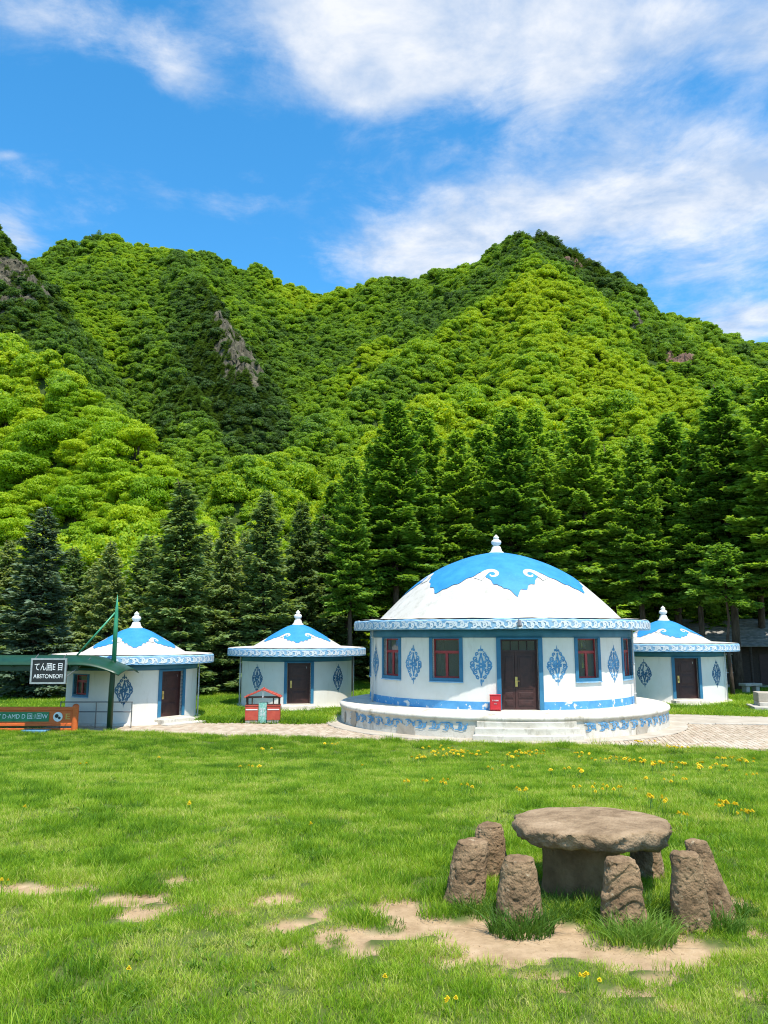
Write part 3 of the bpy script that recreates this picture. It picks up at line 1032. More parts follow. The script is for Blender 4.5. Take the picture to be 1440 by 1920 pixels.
def build_path():
    fx = np.arange(-13.0, 30.01, .5)
    fy = lawn_edge(fx) - .05
    by = np.interp(fx, [p[0] for p in PATH_BACK], [p[1] for p in PATH_BACK])
    mb = MB()
    vs = [(x, y, .006) for x, y in zip(fx, fy)] + [(x, y, .006) for x, y in zip(fx, by)]
    n = len(fx)
    mb.add(vs, [(i, i + 1, n + i + 1, n + i) for i in range(n - 1)])
    path = mb.build('brick_path', M['joint'])
    tag(path, kind='structure')
    # bricks in running bond, long side across the path
    ang = radians(-11.5)
    ca, sa = cos(ang), sin(ang)
    L, Wd, gap = .30, .15, .012
    cells = []
    for i in range(-140, 320):
        for j in range(-60, 140):
            u = i * Wd
            v = (j + (.5 if i % 2 else 0)) * L
            x, y = 2 + u * ca - v * sa, 30 + u * sa + v * ca
            cells.append((x, y, i, j))
    c = np.array(cells)
    x, y = c[:, 0], c[:, 1]
    byy = np.interp(x, [p[0] for p in PATH_BACK], [p[1] for p in PATH_BACK])
    ok = (y > lawn_edge(x) + .08) & (y < byy - .1) & (x > -12.6) & (x < 27) & ~inside_platform(x, y, 7.25)
    ok &= ~((x > 9) & (y > 31.0 - .12 * (x - 14)))          # poured concrete at the back of the yard
    ok &= (np.abs(x) < .53 * y + 1)
    x, y = x[ok], y[ok]
    r = np.random.default_rng(3)
    o = np.argsort(y - .12 * np.abs(x))
    x, y = x[o], y[o]
    one = MB()
    a, b, h = L / 2 - gap / 2, Wd / 2 - gap / 2, .03
    e = .008
    vs = [(sx * b, sy * a, 0) for sx, sy in ((-1, -1), (1, -1), (1, 1), (-1, 1))] + [(sx * b, sy * a, h - e) for sx, sy in ((-1, -1), (1, -1), (1, 1), (-1, 1))] + [(sx * (b - e), sy * (a - e), h) for sx, sy in ((-1, -1), (1, -1), (1, 1), (-1, 1))]
    fs = [(8, 9, 10, 11)] + [(k, (k + 1) % 4, 4 + (k + 1) % 4, 4 + k) for k in range(4)] + [(4 + k, 4 + (k + 1) % 4, 8 + (k + 1) % 4, 8 + k) for k in range(4)]
    one.add(vs, fs)
    tones = [pm('paving_brick_tone', c1, c2, 6, rough=.9, bmp=.3) for c1, c2 in [((.42, .335, .23), (.48, .39, .28)), ((.47, .39, .29), (.53, .45, .35)), ((.38, .285, .20), (.45, .345, .24)), ((.50, .42, .32), (.54, .46, .36))]]
    mes = [one.mesh('brick', t) for t in tones]
    rest = MB()
    for k in range(len(x)):
        zj = r.normal(scale=.003) + .004
        az = ang + r.normal(scale=.012)
        if k < 300:
            bo = obj('brick', mes[int(r.integers(0, 4))], path, (x[k], y[k], zj))
            bo.rotation_euler = (r.normal(scale=.008), r.normal(scale=.008), az)
        else:
            m = Matrix.Translation((x[k], y[k], zj)) @ Matrix.Rotation(az, 4, 'Z')
            rest.add([m @ Vector(p) for p in vs], fs)
    f = rest.build('brick_field', M['brick'], path, recalc=False)
    tag(f, kind='stuff')


build_path()


def build_apron():
    mb = MB()
    # ring round the platform
    mb.lathe([(6.2, .0), (7.25, .0), (7.25, .05), (7.2, .065), (6.2, .075)], 96)
    o = mb.build('concrete_apron', M['concrete'], None, True)
    o.location = (*APRON_C, 0)
    tag(o, kind='structure')
    mb = MB()
    fx = np.arange(9.0, 30.01, .5)
    fy = 31.0 - .12 * (fx - 14)
    by = np.interp(fx, [p[0] for p in PATH_BACK], [p[1] for p in PATH_BACK])
    n = len(fx)
    vs = [(a, b, .03) for a, b in zip(fx, fy)] + [(a, b, .03) for a, b in zip(fx, by)]
    mb.add(vs, [(i, i + 1, n + i + 1, n + i) for i in range(n - 1)])
    tag(mb.build('concrete_yard', M['concrete']), kind='structure')
    mb = MB()
    for a in np.arange(12.0, 28, 1.0):
        b = 31.0 - .12 * (a - 14)
        mb.box(0, .985, 0, .12, 0, .05, Matrix.Translation((a, b - .08, .02)) @ Matrix.Rotation(-.12, 4, 'Z'))
    tag(mb.build('yard_kerb', M['slab'], None, bevel=.01), kind='structure')


build_apron()


# ------------------------------------------------------------------ painted scrollwork
def ribbon(mb, pts, w, fn, lift):
    """a brush stroke of width w(t) along 2-D points, laid on a curved surface by fn(u, v, lift)"""
    pts = [Vector((p[0], p[1])) for p in pts]
    n = len(pts)
    vs = []
    for i, p in enumerate(pts):
        d = (pts[min(i + 1, n - 1)] - pts[max(i - 1, 0)])
        d = d.normalized() if d.length > 1e-9 else Vector((1, 0))
        nrm = Vector((-d.y, d.x))
        ww = w(i / (n - 1)) if callable(w) else w
        a, b = p + nrm * ww * .5, p - nrm * ww * .5
        vs += [fn(a.x, a.y, lift), fn(b.x, b.y, lift)]
    mb.add(vs, [(2 * i, 2 * i + 1, 2 * i + 3, 2 * i + 2) for i in range(n - 1)])


def spiral(cx, cy, r0, a0, turns, sgn=1, n=18, r1=.15):
    out = []
    for i in range(n + 1):
        t = i / n
        a = a0 + sgn * turns * 2 * pi * t
        r = r0 * (1 - t * (1 - r1))
        out.append((cx + r * cos(a), cy + r * sin(a)))
    return out


def medallion_strokes(w=.46, h=.70, full=True, rnd=None):
    """lozenge of scrolls, half width w and half height h"""
    st = []
    for sx in (-1, 1):
        for sy in (-1, 1):
            def q(pts):
                return [(sx * x, sy * y) for x, y in pts]
            taper = lambda a, b: (lambda t: a + (b - a) * t)
            st.append((q(spiral(w * .70, h * .10, w * .25, -2.2, 1.3, 1)), taper(.052, .028)))
            st.append((q(spiral(w * .50, h * .34, w * .22, -1.7, 1.25, 1)), taper(.050, .026)))
            st.append((q(spiral(w * .29, h * .56, w * .17, -1.4, 1.2, 1, 15)), taper(.044, .024)))
            st.append((q(spiral(w * .12, h * .77, w * .10, -1.2, 1.0, 1, 12)), taper(.036, .02)))
            st.append((q([(0, h * .70), (w * .04, h * .84), (0, h * 1.02)]), taper(.05, .008)))
            st.append((q([(w * .02, h * .03), (w * .16, h * .16), (w * .10, h * .34), (w * .02, h * .50), (w * .06, h * .64)]), taper(.075, .03)))
            st.append((q([(w * .08, h * .02), (w * .28, h * .05), (w * .44, h * .02)]), taper(.085, .05)))
            st.append((q(spiral(w * .30, h * .20, w * .14, 1.2, 1.0, -1, 12)), taper(.045, .03)))
            st.append((q([(w * .95, h * .03), (w * .86, h * .18), (w * .72, h * .28), (w * .66, h * .42), (w * .48, h * .50), (w * .42, h * .64), (w * .24, h * .70)]), taper(.036, .022)))
    return st


def cyl_fn(R, a_c, z_c):
    def fn(u, v, lift):
        t = radians(a_c) + u / R
        return ((R + lift) * sin(t), -(R + lift) * cos(t), z_c + v)
    return fn


def medallion(parent, R, a_c, z_c, w, h, mat, name='painted_medallion'):
    mb = MB()
    rn = random.Random(int(a_c * 10) + int(R * 100))
    for k, (pts, ww) in enumerate(medallion_strokes(w, h)):
        jx, jy = rn.gauss(0, .010), rn.gauss(0, .010)
        if rn.random() < .05:
            continue
        pts = [(px + jx + rn.gauss(0, .002), py + jy + rn.gauss(0, .002)) for px, py in pts]
        ribbon(mb, pts, lambda t, ww=ww: 1.18 * ww(t), cyl_fn(R, a_c, z_c), .003 + .00025 * k)
    return mb.build(name, mat, parent, recalc=False)


def scroll_band(parent, R, a0, a1, z_c, h, mat, name, wv=.04, pitch=None, lift=.004, seed=0):
    """running vine of scrolls round the wall"""
    r = random.Random(seed)
    p = radians(a1 - a0) * R
    pitch = pitch or h * 1.6
    n = max(1, int(p / pitch))
    mb = MB()
    fn0 = cyl_fn(R, (a0 + a1) / 2, z_c)
    for i in range(n):
        u = -p / 2 + (i + .5) * p / n
        s = 1 if (i % 2) ^ (r.random() < .22) else -1
        k = r.uniform(.72, 1.15)
        u += r.uniform(-.12, .12) * h
        ribbon(mb, spiral(u - .12 * h, s * .10 * h, h * .36 * k, -s * 2.4, 1.35, s, 16), lambda t: wv * (1.1 - .5 * t), fn0, lift)
        ribbon(mb, spiral(u + .42 * h, -s * .14 * h, h * .27 * k, s * 2.2, 1.1, -s, 14), lambda t: wv * (1 - .5 * t), fn0, lift + .0006)
        ribbon(mb, [(u - .75 * h, -s * .38 * h), (u - .45 * h, -s * .32 * h), (u - .1 * h, -s * .40 * h), (u + .25 * h, -s * .36 * h), (u + .75 * h, s * .34 * h)], wv * .8, fn0, lift + .0012)
        ribbon(mb, [(u - .6 * h, s * .40 * h), (u - .2 * h, s * .46 * h), (u + .1 * h, s * .36 * h)], wv * .7, fn0, lift + .0018)
    return mb.build(name, mat, parent, recalc=False)


def wall_with_openings(parent, name, mat, R, t, z0, z1, ops):
    ang = set(np.arange(-180, 181, 3.0).tolist())
    for (a0, a1, b0, b1) in ops:
        ang = {a for a in ang if not (abs(a - a0) < .6 or abs(a - a1) < .6)}
        ang |= {a0, a1}
    ang = sorted(ang)
    zs = sorted({z0, z1} | {o[2] for o in ops} | {o[3] for o in ops})
    mb = MB()

    def P(a, r, z):
        return (r * sin(radians(a)), -r * cos(radians(a)), z)
    for a, b in zip(ang[:-1], ang[1:]):
        am = (a + b) / 2
        for za, zb in zip(zs[:-1], zs[1:]):
            zm = (za + zb) / 2
            if any(o[0] < am < o[1] and o[2] < zm < o[3] for o in ops):
                continue
            mb.add([P(a, R, za), P(b, R, za), P(b, R, zb), P(a, R, zb)], [(0, 1, 2, 3)])
            mb.add([P(a, R - t, za), P(b, R - t, za), P(b, R - t, zb), P(a, R - t, zb)], [(3, 2, 1, 0)])
    for (a0, a1, b0, b1) in ops:
        for a, fl in ((a0, 0), (a1, 1)):
            q = [P(a, R, b0), P(a, R - t, b0), P(a, R - t, b1), P(a, R, b1)]
            mb.add(q, [(0, 1, 2, 3) if not fl else (3, 2, 1, 0)])
        seg = [a for a in ang if a0 <= a <= a1]
        for a, b in zip(seg[:-1], seg[1:]):
            for z, fl in ((b0, 0), (b1, 1)):
                q = [P(a, R, z), P(b, R, z), P(b, R - t, z), P(a, R - t, z)]
                mb.add(q, [(0, 1, 2, 3) if not fl else (3, 2, 1, 0)])
    return mb.build(name, mat, parent, recalc=False)


def window(parent, R, a0, a1, z0, z1, curtain=(0.0, .35), casing=.13, top=True, curtain_mat=None):
    """blue casing > red frame, panes, sill, curtain"""
    d = math.degrees(casing / R)
    mb = MB()
    mb.plate(R - .10, R + .035, a0 - d, a0, z0 - casing, z1)
    mb.plate(R - .10, R + .035, a1, a1 + d, z0 - casing, z1)
    mb.plate(R - .10, R + .033, a0, a1, z0 - casing, z0)
    if top:
        mb.plate(R - .10, R + .033, a0, a1, z1 - .035, z1)
    w = mb.build('window', M['blue'], parent)
    zt = z0 + (z1 - z0) * .64
    f = math.degrees(.055 / R)
    am = (a0 + a1) / 2
    r0, r1 = R - .17, R - .11
    mb = MB()
    mb.plate(r0, r1, a0, a0 + f, z0, z1 - .036)
    mb.plate(r0, r1, a1 - f, a1, z0, z1 - .036)
    mb.plate(r0, r1 - .002, a0 + f, a1 - f, z0, z0 + .06)
    mb.plate(r0, r1 - .002, a0 + f, a1 - f, z1 - .09, z1 - .036)
    mb.plate(r0, r1 + .006, a0 + f, a1 - f, zt - .05, zt + .05)
    mb.plate(r0, r1 + .004, am - f * .9, am + f * .9, z0 + .06, zt - .05)
    mb.build('frame', M['red'], w)
    for (p, q, y0, y1) in ((a0 + f, am - f * .9, z0 + .06, zt - .05), (am + f * .9, a1 - f, z0 + .06, zt - .05), (a0 + f, a1 - f, zt + .05, z1 - .09)):
        mb = MB()
        mb.plate(R - .150, R - .142, p, q, y0, y1, 4)
        mb.build('pane', M['glass'], w)
    mb = MB()
    mb.plate(R - .04, R + .06, a0 - d * 1.05, a1 + d * 1.05, z0 - casing - .03, z0 - casing + .012)
    mb.build('sill', M['fascia'], w)
    c0, c1 = curtain
    mb = MB()
    n = 22
    vs = []
    for i in range(n + 1):
        a = a0 + (a1 - a0) * (c0 + (c1 - c0) * i / n)
        rr = R - .36 + .025 * sin(i * 1.9)
        for z in (z0 - .1, z1 + .05):
            vs.append((rr * sin(radians(a)), -rr * cos(radians(a)), z))
    mb.add(vs, [(2 * i, 2 * i + 2, 2 * i + 3, 2 * i + 1) for i in range(n)])
    mb.build('curtain', curtain_mat or M['curtain'], w, True)
    return w


def finial(parent, z, s):
    prof = [(.34, 0), (.33, .05), (.26, .10), (.22, .22), (.20, .30), (.14, .33), (.13, .37), (.20, .42), (.235, .50), (.22, .58), (.13, .65), (.10, .68), (.13, .71), (.135, .75), (.08, .81), (.03, .86), (.002, .89)]
    mb = MB()
    mb.lathe([(r * s, z + h * s) for r, h in prof], 20)
    return mb.build('finial', M['plaster'], parent, True)


def interp_profile(prof):
    """smooth roof profile from (radius, height) points, densely sampled"""
    p = np.array(prof)
    d = np.r_[0, np.cumsum(np.hypot(np.diff(p[:, 0]), np.diff(p[:, 1])))]
    t = np.linspace(0, d[-1], 40)
    R, Z = np.interp(t, d, p[:, 0]), np.interp(t, d, p[:, 1])
    for _ in range(10):
        R[1:-1] = (R[:-2] + 2 * R[1:-1] + R[2:]) / 4
        Z[1:-1] = (Z[:-2] + 2 * Z[1:-1] + Z[2:]) / 4
    return R, Z


def roof_cap(parent, RR, ZZ, lobes, rot, ctrl, curl, name='painted_cap', lift=.012):
    """blue cloud-edged paint on top of the roof; ctrl: (angle in half period 0..1, radius)"""
    order = np.argsort(RR)
    rs, zs = RR[order], ZZ[order]
    zf = lambda r: np.interp(r, rs, zs)
    period = 360.0 / lobes
    ct, cr = [c[0] for c in ctrl], [c[1] for c in ctrl]
    nA, nR = 720, 16
    mb = MB()
    vs, fs = [], []
    for i in range(nA):
        a = 360.0 * i / nA
        u = ((a - rot) / period) % 1.0
        u = u * 2 if u < .5 else (1 - u) * 2
        rb = np.interp(u, ct, cr) + .035 * sin(a * .9) + .03 * (vnoise(a * .35, 3.3, 8) - .5)
        for k in range(nR + 1):
            r = rb * (k / nR) + .01
            t = radians(a)
            z = zf(r)
            vs.append((r * sin(t), -r * cos(t), z + lift))
    for i in range(nA):
        j = (i + 1) % nA
        for k in range(nR):
            fs.append((i * (nR + 1) + k, i * (nR + 1) + k + 1, j * (nR + 1) + k + 1, j * (nR + 1) + k))
    mb.add(vs, fs)
    cap = mb.build(name, M['cap_blue'], parent, True, recalc=False)
    # white crests that hook over the blue, one brush shape each
    pu, pr, cs = curl
    hook = [(-.55, -1.05), (-.30, -.55), (-.10, -.18), (.12, .02), (.42, .08), (.72, -.06), (.88, -.34), (.82, -.64), (.58, -.80), (.36, -.70), (.32, -.52)]

    def fn_for(a_c, r_c):
        def fn(u, v, l):
            r = r_c - v
            t = radians(a_c) + u / max(r_c, .1)
            return (r * sin(t), -r * cos(t), float(zf(r)) + l)
        return fn
    hp = []
    for (p, q) in zip(hook[:-1], hook[1:]):
        hp += [(p[0] + (q[0] - p[0]) * k / 3, p[1] + (q[1] - p[1]) * k / 3) for k in range(3)]
    hp.append(hook[-1])
    for _ in range(3):
        hp = [hp[0]] + [((a[0] + 2 * b[0] + c[0]) / 4, (a[1] + 2 * b[1] + c[1]) / 4) for a, b, c in zip(hp[:-2], hp[1:-1], hp[2:])] + [hp[-1]]
    for k in range(lobes):
        for sg in (-1, 1):
            a_c = rot + period * k + sg * pu * period / 2
            mb = MB()
            ribbon(mb, [(-sg * x * cs, y * cs) for x, y in hp], lambda t: cs * (.62 * (1 - t) ** 1.1 + .10), fn_for(a_c, pr), lift + .003)
            mb.build('painted_crest', M['dome'], cap, recalc=False)
    return cap


# ------------------------------------------------------------------ the large round house
def build_main_house():
    c = APRON_C
    rz = -atan2(c[0], c[1])
    H = empty('round_house', (c[0], c[1], 0), rz)
    tag(H, 'largest white round house with big blue-topped dome on a raised stepped platform', 'house', 'white and blue round houses')
    DR = 7.7                       # where the door looks
    R = 5.4
    # platform with rounded rim
    mb = MB()

    def wob(r, z, t):
        k = .018 * (vnoise(t * 9, z * 3, 4) - .5) + .012 * (vnoise(t * 40, z * 8, 5) - .5)
        return r + (k if r > 6 else 0), z + (k * .6 if r > 6 else 0)
    mb.lathe([(5.2, .90), (5.9, .88), (6.35, .84), (6.56, .815), (6.645, .775), (6.66, .72), (6.645, .66), (6.59, .635), (6.585, .60), (6.59, .35), (6.60, .12), (6.62, -.05)], 160, wob=wob)
    pf = mb.build('platform', M['plaster_old'], H, True)
    for k, (d, h) in enumerate(((6.96, .22), (6.80, .44), (6.68, .635))):
        mb = MB()
        mb.plate(6.1, d, DR - 14.5 - .4 * (2 - k), DR + 14.5 + .4 * (2 - k), -.02, h, 1.5)
        mb.build('step', M['plaster_old'], pf, bevel=.025)
    scroll_band(pf, 6.60, -60, -9, .44, .30, M['scroll_blue'], 'painted_scroll', .05, seed=1, lift=.012)
    scroll_band(pf, 6.60, 25, 76, .44, .30, M['scroll_blue'], 'painted_scroll', .05, seed=2, lift=.012)
    # places where the render has come away from the plinth
    for k, (a, z, ww, hh) in enumerate(((-56.5, .36, .62, .56), (-66.0, .30, .30, .40), (20.5, .27, .5, .20), (48.0, .17, .8, .16), (-30.0, .14, .9, .12))):
        mb = MB()
        rn = random.Random(k + 5)
        N_ = 14
        pts = [(rn.gauss(0, .012), -hh / 2 + hh * q / N_) for q in range(N_ + 1)]
        ws = [ww * (.62 + .38 * sin(pi * (q + .6) / (N_ + 1.2))) * rn.uniform(.75, 1.1) for q in range(N_ + 1)]
        ribbon(mb, pts, lambda t: ws[int(round(t * N_))], cyl_fn(6.605, a, z), .014)
        mb.build('bare_patch', M['concrete'], pf, recalc=False)
    # wall and its openings
    dw = 7.0
    wins = [(-26.2, -15.0, (0, .30)), (31.0, 41.0, (.1, .5)), (-55.0, -43.8, (0, .55)), (59.0, 70.0, (.3, .8)), (-84, -73.5, (0, .4)), (88, 98.5, (0, .4)), (130, 141, (.2, .6)), (-141, -130, (.2, .6))]
    door = (DR - dw, DR + dw, .86, 3.33)
    ops = [door] + [(a, b, 1.96, 3.39) for a, b, _ in wins]
    wall_with_openings(H, 'wall', M['plaster'], R, .26, .8, 3.9, ops)
    mb = MB()
    mb.lathe([(.02, .87), (5.2, .87)], 64)
    mb.build('floor', M['concrete'], H)
    # painted bands: frieze under the eave and stripe at the foot
    mb = MB()
    mb.plate(R - .02, R + .022, -180, 180, 3.391, 3.75)
    mb.build('frieze', M['blue'], H, True)
    mb = MB()
    for a, b in ((door[1] + 1.6, 360 + door[0] - 1.6),):
        mb.plate(R - .02, R + .018, a, b, .84, 1.17)
    mb.build('base_stripe', M['stripe'], H)
    for a, b, cu in wins:
        window(H, R, a, b, 1.96, 3.39, cu)
    for k in range(-5, 8):
        a = DR + 14.4 * (2 * k + 1) if k % 1 == 0 else 0
        if abs(a - DR) < 140 and not any(w0 - 3 < a < w1 + 3 for w0, w1, _ in wins):
            medallion(H, R, a, 2.42, .40, .69, M['scroll_blue'])
    # door: casing > leaves, transom, handle
    build_door(H, R, DR, dw, .90, 3.33, True)
    # eave slab and fascia with scrolls
    mb = MB()

    def wob2(r, z, t):
        return r, z + .03 * (vnoise(t * 12, r * 2, 6) - .5) + (.035 * (vnoise(t * 50, 2, 7) - .5) if r > 5.9 and z > 3.8 else 0)
    mb.lathe([(5.0, 3.68), (6.02, 3.68), (6.08, 3.69), (6.085, 4.00), (6.06, 4.035), (5.9, 4.06), (5.0, 4.12)], 128, wob=wob2)
    ev = mb.build('eave', [M['fascia']], H, True)
    for p in ev.data.polygons:
        p.use_smooth = False
    scroll_band(ev, 6.09, -100, 100, 3.85, .27, M['scroll_white'], 'painted_scroll', .058, .40, seed=3, lift=.006)
    mb = MB()
    mb.lathe([(4.9, 4.13), (5.5, 4.10), (6.03, 4.065)], 128, wob=lambda r, z, t: (r + .05 * (vnoise(t * 30, 1, 3) - .5), z + .02 * vnoise(t * 40, r, 2)))
    mb.build('eave_top', M['plaster_old'], H, True)
    # dome
    RR, ZZ = interp_profile([(5.07, 4.08), (4.25, 4.92), (3.35, 5.74), (2.34, 6.34), (1.12, 6.80), (.0, 7.0)])
    mb = MB()
    mb.lathe([(max(r, .003), z) for r, z in zip(RR, ZZ)], 144, wob=lambda r, z, t: (r, z + .02 * (vnoise(t * 8, r * 2, 9) - .5)))
    dm = mb.build('dome', M['dome'], H, True)
    roof_cap(dm, RR, ZZ, 4, 10.0, [(0, 4.28), (.06, 4.02), (.14, 3.96), (.17, 3.82), (.27, 3.72), (.30, 3.55), (.385, 3.42), (.40, 3.02), (.43, 3.0), (.60, 3.36), (.78, 3.72), (.93, 3.90), (.97, 4.04), (1, 4.10)], (.385, 3.02, .46), lift=.03)
    finial(H, 6.96, .92)
    # rain pipes down the wall
    for a in (-64.0, 66.5):
        mb = MB()
        t = radians(a)
        x, y = 5.55 * sin(t), -5.55 * cos(t)
        mb.bar((x, y, .88), (x, y, 3.70), .04, n=10)
        for z in (1.3, 2.4, 3.4):
            mb.bar((x, y, z - .02), (x, y, z + .02), .055, n=10)
        mb.build('downpipe', M['pipe'], H, True)
    # a lamp on the eave above the door
    mb = MB()
    t = radians(DR - 1)
    x, y = 6.14 * sin(t), -6.14 * cos(t)
    mb.bar((x * .985, y * .985, 4.0), (x * 1.01, y * 1.01, 3.95), .03)
    mb.bar((x * 1.01, y * 1.01, 3.98), (x * 1.02, y * 1.02, 3.78), .05, .085)
    mb.build('eave_lamp', M['rail'], H)
    return H, rz


def build_door(parent, R, ac, dw, z0, z1, big):
    a0, a1 = ac - dw, ac + dw
    d = math.degrees((.15 if big else .14) / R)
    mb = MB()
    mb.plate(R - .12, R + .045, a0 - d, a0, z0 - .03, z1 + .06)
    mb.plate(R - .12, R + .045, a1, a1 + d, z0 - .03, z1 + .06)
    mb.plate(R - .12, R + .043, a0, a1, z1, z1 + .06)
    dr = mb.build('door', M['blue'], parent)
    f = math.degrees(.06 / R)
    r0, r1 = R - .24, R - .14
    zt = z1 - .42 if big else z1
    mb = MB()
    mb.plate(r0, r1 + .02, a0, a0 + f, z0, z1)
    mb.plate(r0, r1 + .02, a1 - f, a1, z0, z1)
    mb.plate(r0, r1 + .018, a0 + f, a1 - f, z1 - .06, z1)
    if big:
        mb.plate(r0, r1 + .018, a0 + f, a1 - f, zt - .04, zt + .04)
        for q in (.25, .5, .75):
            a = a0 + f + (a1 - a0 - 2 * f) * q
            mb.plate(r0 + .02, r1, a - .12, a + .12, zt + .04, z1 - .06)
    mb.build('frame', M['maroon'], dr)
    if big:
        mb = MB()
        mb.plate(R - .205, R - .197, a0 + f, a1 - f, zt + .04, z1 - .06)
        mb.build('pane', M['glass'], dr)
        # pale pleated blind behind the fanlight
        top = zt - .04
        am = a0 + f + (a1 - a0 - 2 * f) * .36
        leaves = ((a0 + f, am - .06), (am + .06, a1 - f))
    else:
        top = z1 - .06
        leaves = ((a0 + f, a1 - f),)
    for (p, q) in leaves:
        mb = MB()
        mb.plate(R - .21, R - .165, p, q, z0, top)
        mb.build('leaf', M['maroon'], dr)
        h = top - z0
        e = (q - p) * .14
        rows = ((.06, .16), (.20, .30), (.36, .93)) if big else ((.06, .30), (.36, .62), (.68, .94))
        for (s0, s1) in rows:
            mb = MB()
            mb.plate(R - .17, R - .150, p + e, q - e, z0 + h * s0, z0 + h * s1)
            mb.plate(R - .16, R - .138, p + e * 1.7, q - e * 1.7, z0 + h * s0 + .045, z0 + h * s1 - .045)
            mb.build('panel', M['maroon'], dr, bevel=.012)
    # handle plate and lever
    ah = leaves[1][0] + .45 if big else a0 + f + (a1 - a0) * .10
    zh = z0 + 1.0 * (top - z0) / 2.05
    mb = MB()
    w = math.degrees(.045 / R)
    mb.plate(R - .17, R - .145, ah - w, ah + w, zh - .17, zh + .17)
    t = radians(ah)
    x, y = (R - .10) * sin(t), -(R - .10) * cos(t)
    mb.bar(((R - .15) * sin(t), -(R - .15) * cos(t), zh + .03), (x, y, zh + .03), .014)
    mb.bar((x, y, zh + .03), (x + (.11 if big else -.0) * cos(t), y + .11 * sin(t) * (1 if big else 0), zh + .025 - (0 if big else .09)), .013)
    mb.build('handle', M['brass'], dr, bevel=.004)
    if not big:
        mb = MB()
        al = a0 + f + (a1 - a0) * .74
        mb.plate(R - .165, R - .158, al - 1.0, al + 1.0, z1 - .26, z1 - .17)
        mb.build('number_plate', M['steel'], dr)
    # threshold
    mb = MB()
    mb.plate(R - .25, R + .08, a0 - d, a1 + d, z0 - .06, z0 - .004)
    mb.build('threshold', M['plaster_old'], dr)
    return dr


MAIN, MAIN_RZ = build_main_house()


# ------------------------------------------------------------------ the small round huts
def build_hut(label, loc, s, door_at, cap_rot, win=None, seed=0, medal=(-44.5, 44.5), pipes=(84,)):
    rz = -atan2(loc[0], loc[1])
    H = empty('round_hut', (*loc, 0), rz, s)
    tag(H, label, 'hut', 'white and blue round houses')
    R = 2.78
    dw = 11.6
    door = (door_at - dw, door_at + dw, .28, 2.20)
    ops = [door] + ([(win[0], win[1], 1.25, 2.1)] if win else [])
    wall_with_openings(H, 'wall', M['plaster'], R, .2, -.05, 2.62, ops)
    mb = MB()
    mb.lathe([(2.0, .14), (2.98, .12), (3.02, .09), (3.05, -.05)], 72, wob=lambda r, z, t: (r + (.10 * (vnoise(t * 5, seed, 4) - .5) if r > 2.5 else 0), z))
    pl = mb.build('plinth', M['plaster_old'], H, True)
    mb = MB()
    m = Matrix.Rotation(radians(door_at), 4, 'Z')
    mb.box(-.80, .80, -3.30, -2.66, -.03, .25, m)
    mb.build('step', M['plaster_old'], pl, bevel=.03)
    mb = MB()
    mb.box(-.95, 1.05, -3.75, -3.28, -.03, .10, m)
    mb.build('step', M['plaster_old'], pl, bevel=.03)
    mb = MB()
    mb.plate(R - .02, R + .018, -180, 180, 2.245, 2.55)
    mb.build('frieze', M['blue'], H, True)
    build_door(H, R, door_at, dw, .30, 2.19, False)
    if win:
        window(H, R, win[0], win[1], 1.25, 2.1, (0, .6), .10)
    for a in medal:
        medallion(H, R, door_at + a, 1.45, .37, .67, M['scroll_deep'])
    mb = MB()
    mb.lathe([(2.4, 2.50), (3.46, 2.50), (3.50, 2.505), (3.502, 2.83), (3.47, 2.865), (2.3, 2.95)], 96, wob=lambda r, z, t: (r, z + .03 * (vnoise(t * 10, r, seed + 3) - .5) * (z > 2.7)))
    ev = mb.build('eave', M['fascia'], H)
    scroll_band(ev, 3.506, -105, 105, 2.67, .24, M['scroll_white'], 'painted_scroll', .055, .38, seed=seed + 9, lift=.006)
    mb = MB()
    mb.lathe([(2.1, 2.965), (2.9, 2.925), (3.46, 2.885)], 96, wob=lambda r, z, t: (r + .06 * (vnoise(t * 20, 1, seed) - .5), z + .02 * vnoise(t * 30, r, 2)))
    mb.build('eave_top', M['plaster_old'], H, True)
    RR, ZZ = interp_profile([(2.30, 2.93), (1.85, 3.20), (1.3, 3.52), (.68, 3.88), (.28, 4.03), (.0, 4.06)])
    mb = MB()
    mb.lathe([(max(r, .003), z) for r, z in zip(RR, ZZ)], 96)
    rf = mb.build('roof', M['dome'], H, True)
    roof_cap(rf, RR, ZZ, 3, cap_rot, [(0, 1.98), (.12, 1.84), (.22, 1.80), (.34, 1.66), (.44, 1.56), (.47, 1.26), (.52, 1.22), (.66, 1.48), (.82, 1.64), (.9, 1.80), (1, 1.90)], (.45, 1.26, .25), lift=.022)
    finial(H, 4.03, .86)
    for a in pipes:
        mb = MB()
        t = radians(a)
        x, y = 2.88 * sin(t), -2.88 * cos(t)
        mb.bar((x, y, .05), (x, y, 2.52), .032, n=8)
        mb.build('downpipe', M['pipe'], H, True)
    return H


build_hut('small white round hut half hidden behind the green shelter', (-10.6, 33.2), .94, 36.0, 60.0, (-58.0, -41.0), 1, (-43.4, 62), (80,))
build_hut('small white round hut standing behind the red roofed litter bin', (-4.44, 40.0), 1.0, 2.1, 0.0, None, 2, (-45.4, 44), (-78, 84))
build_hut('small white round hut partly behind the right side of the domed house', (15.5, 43.0), 1.07, 19.5, 20.0, None, 3, (-41, 35.5), (72,))


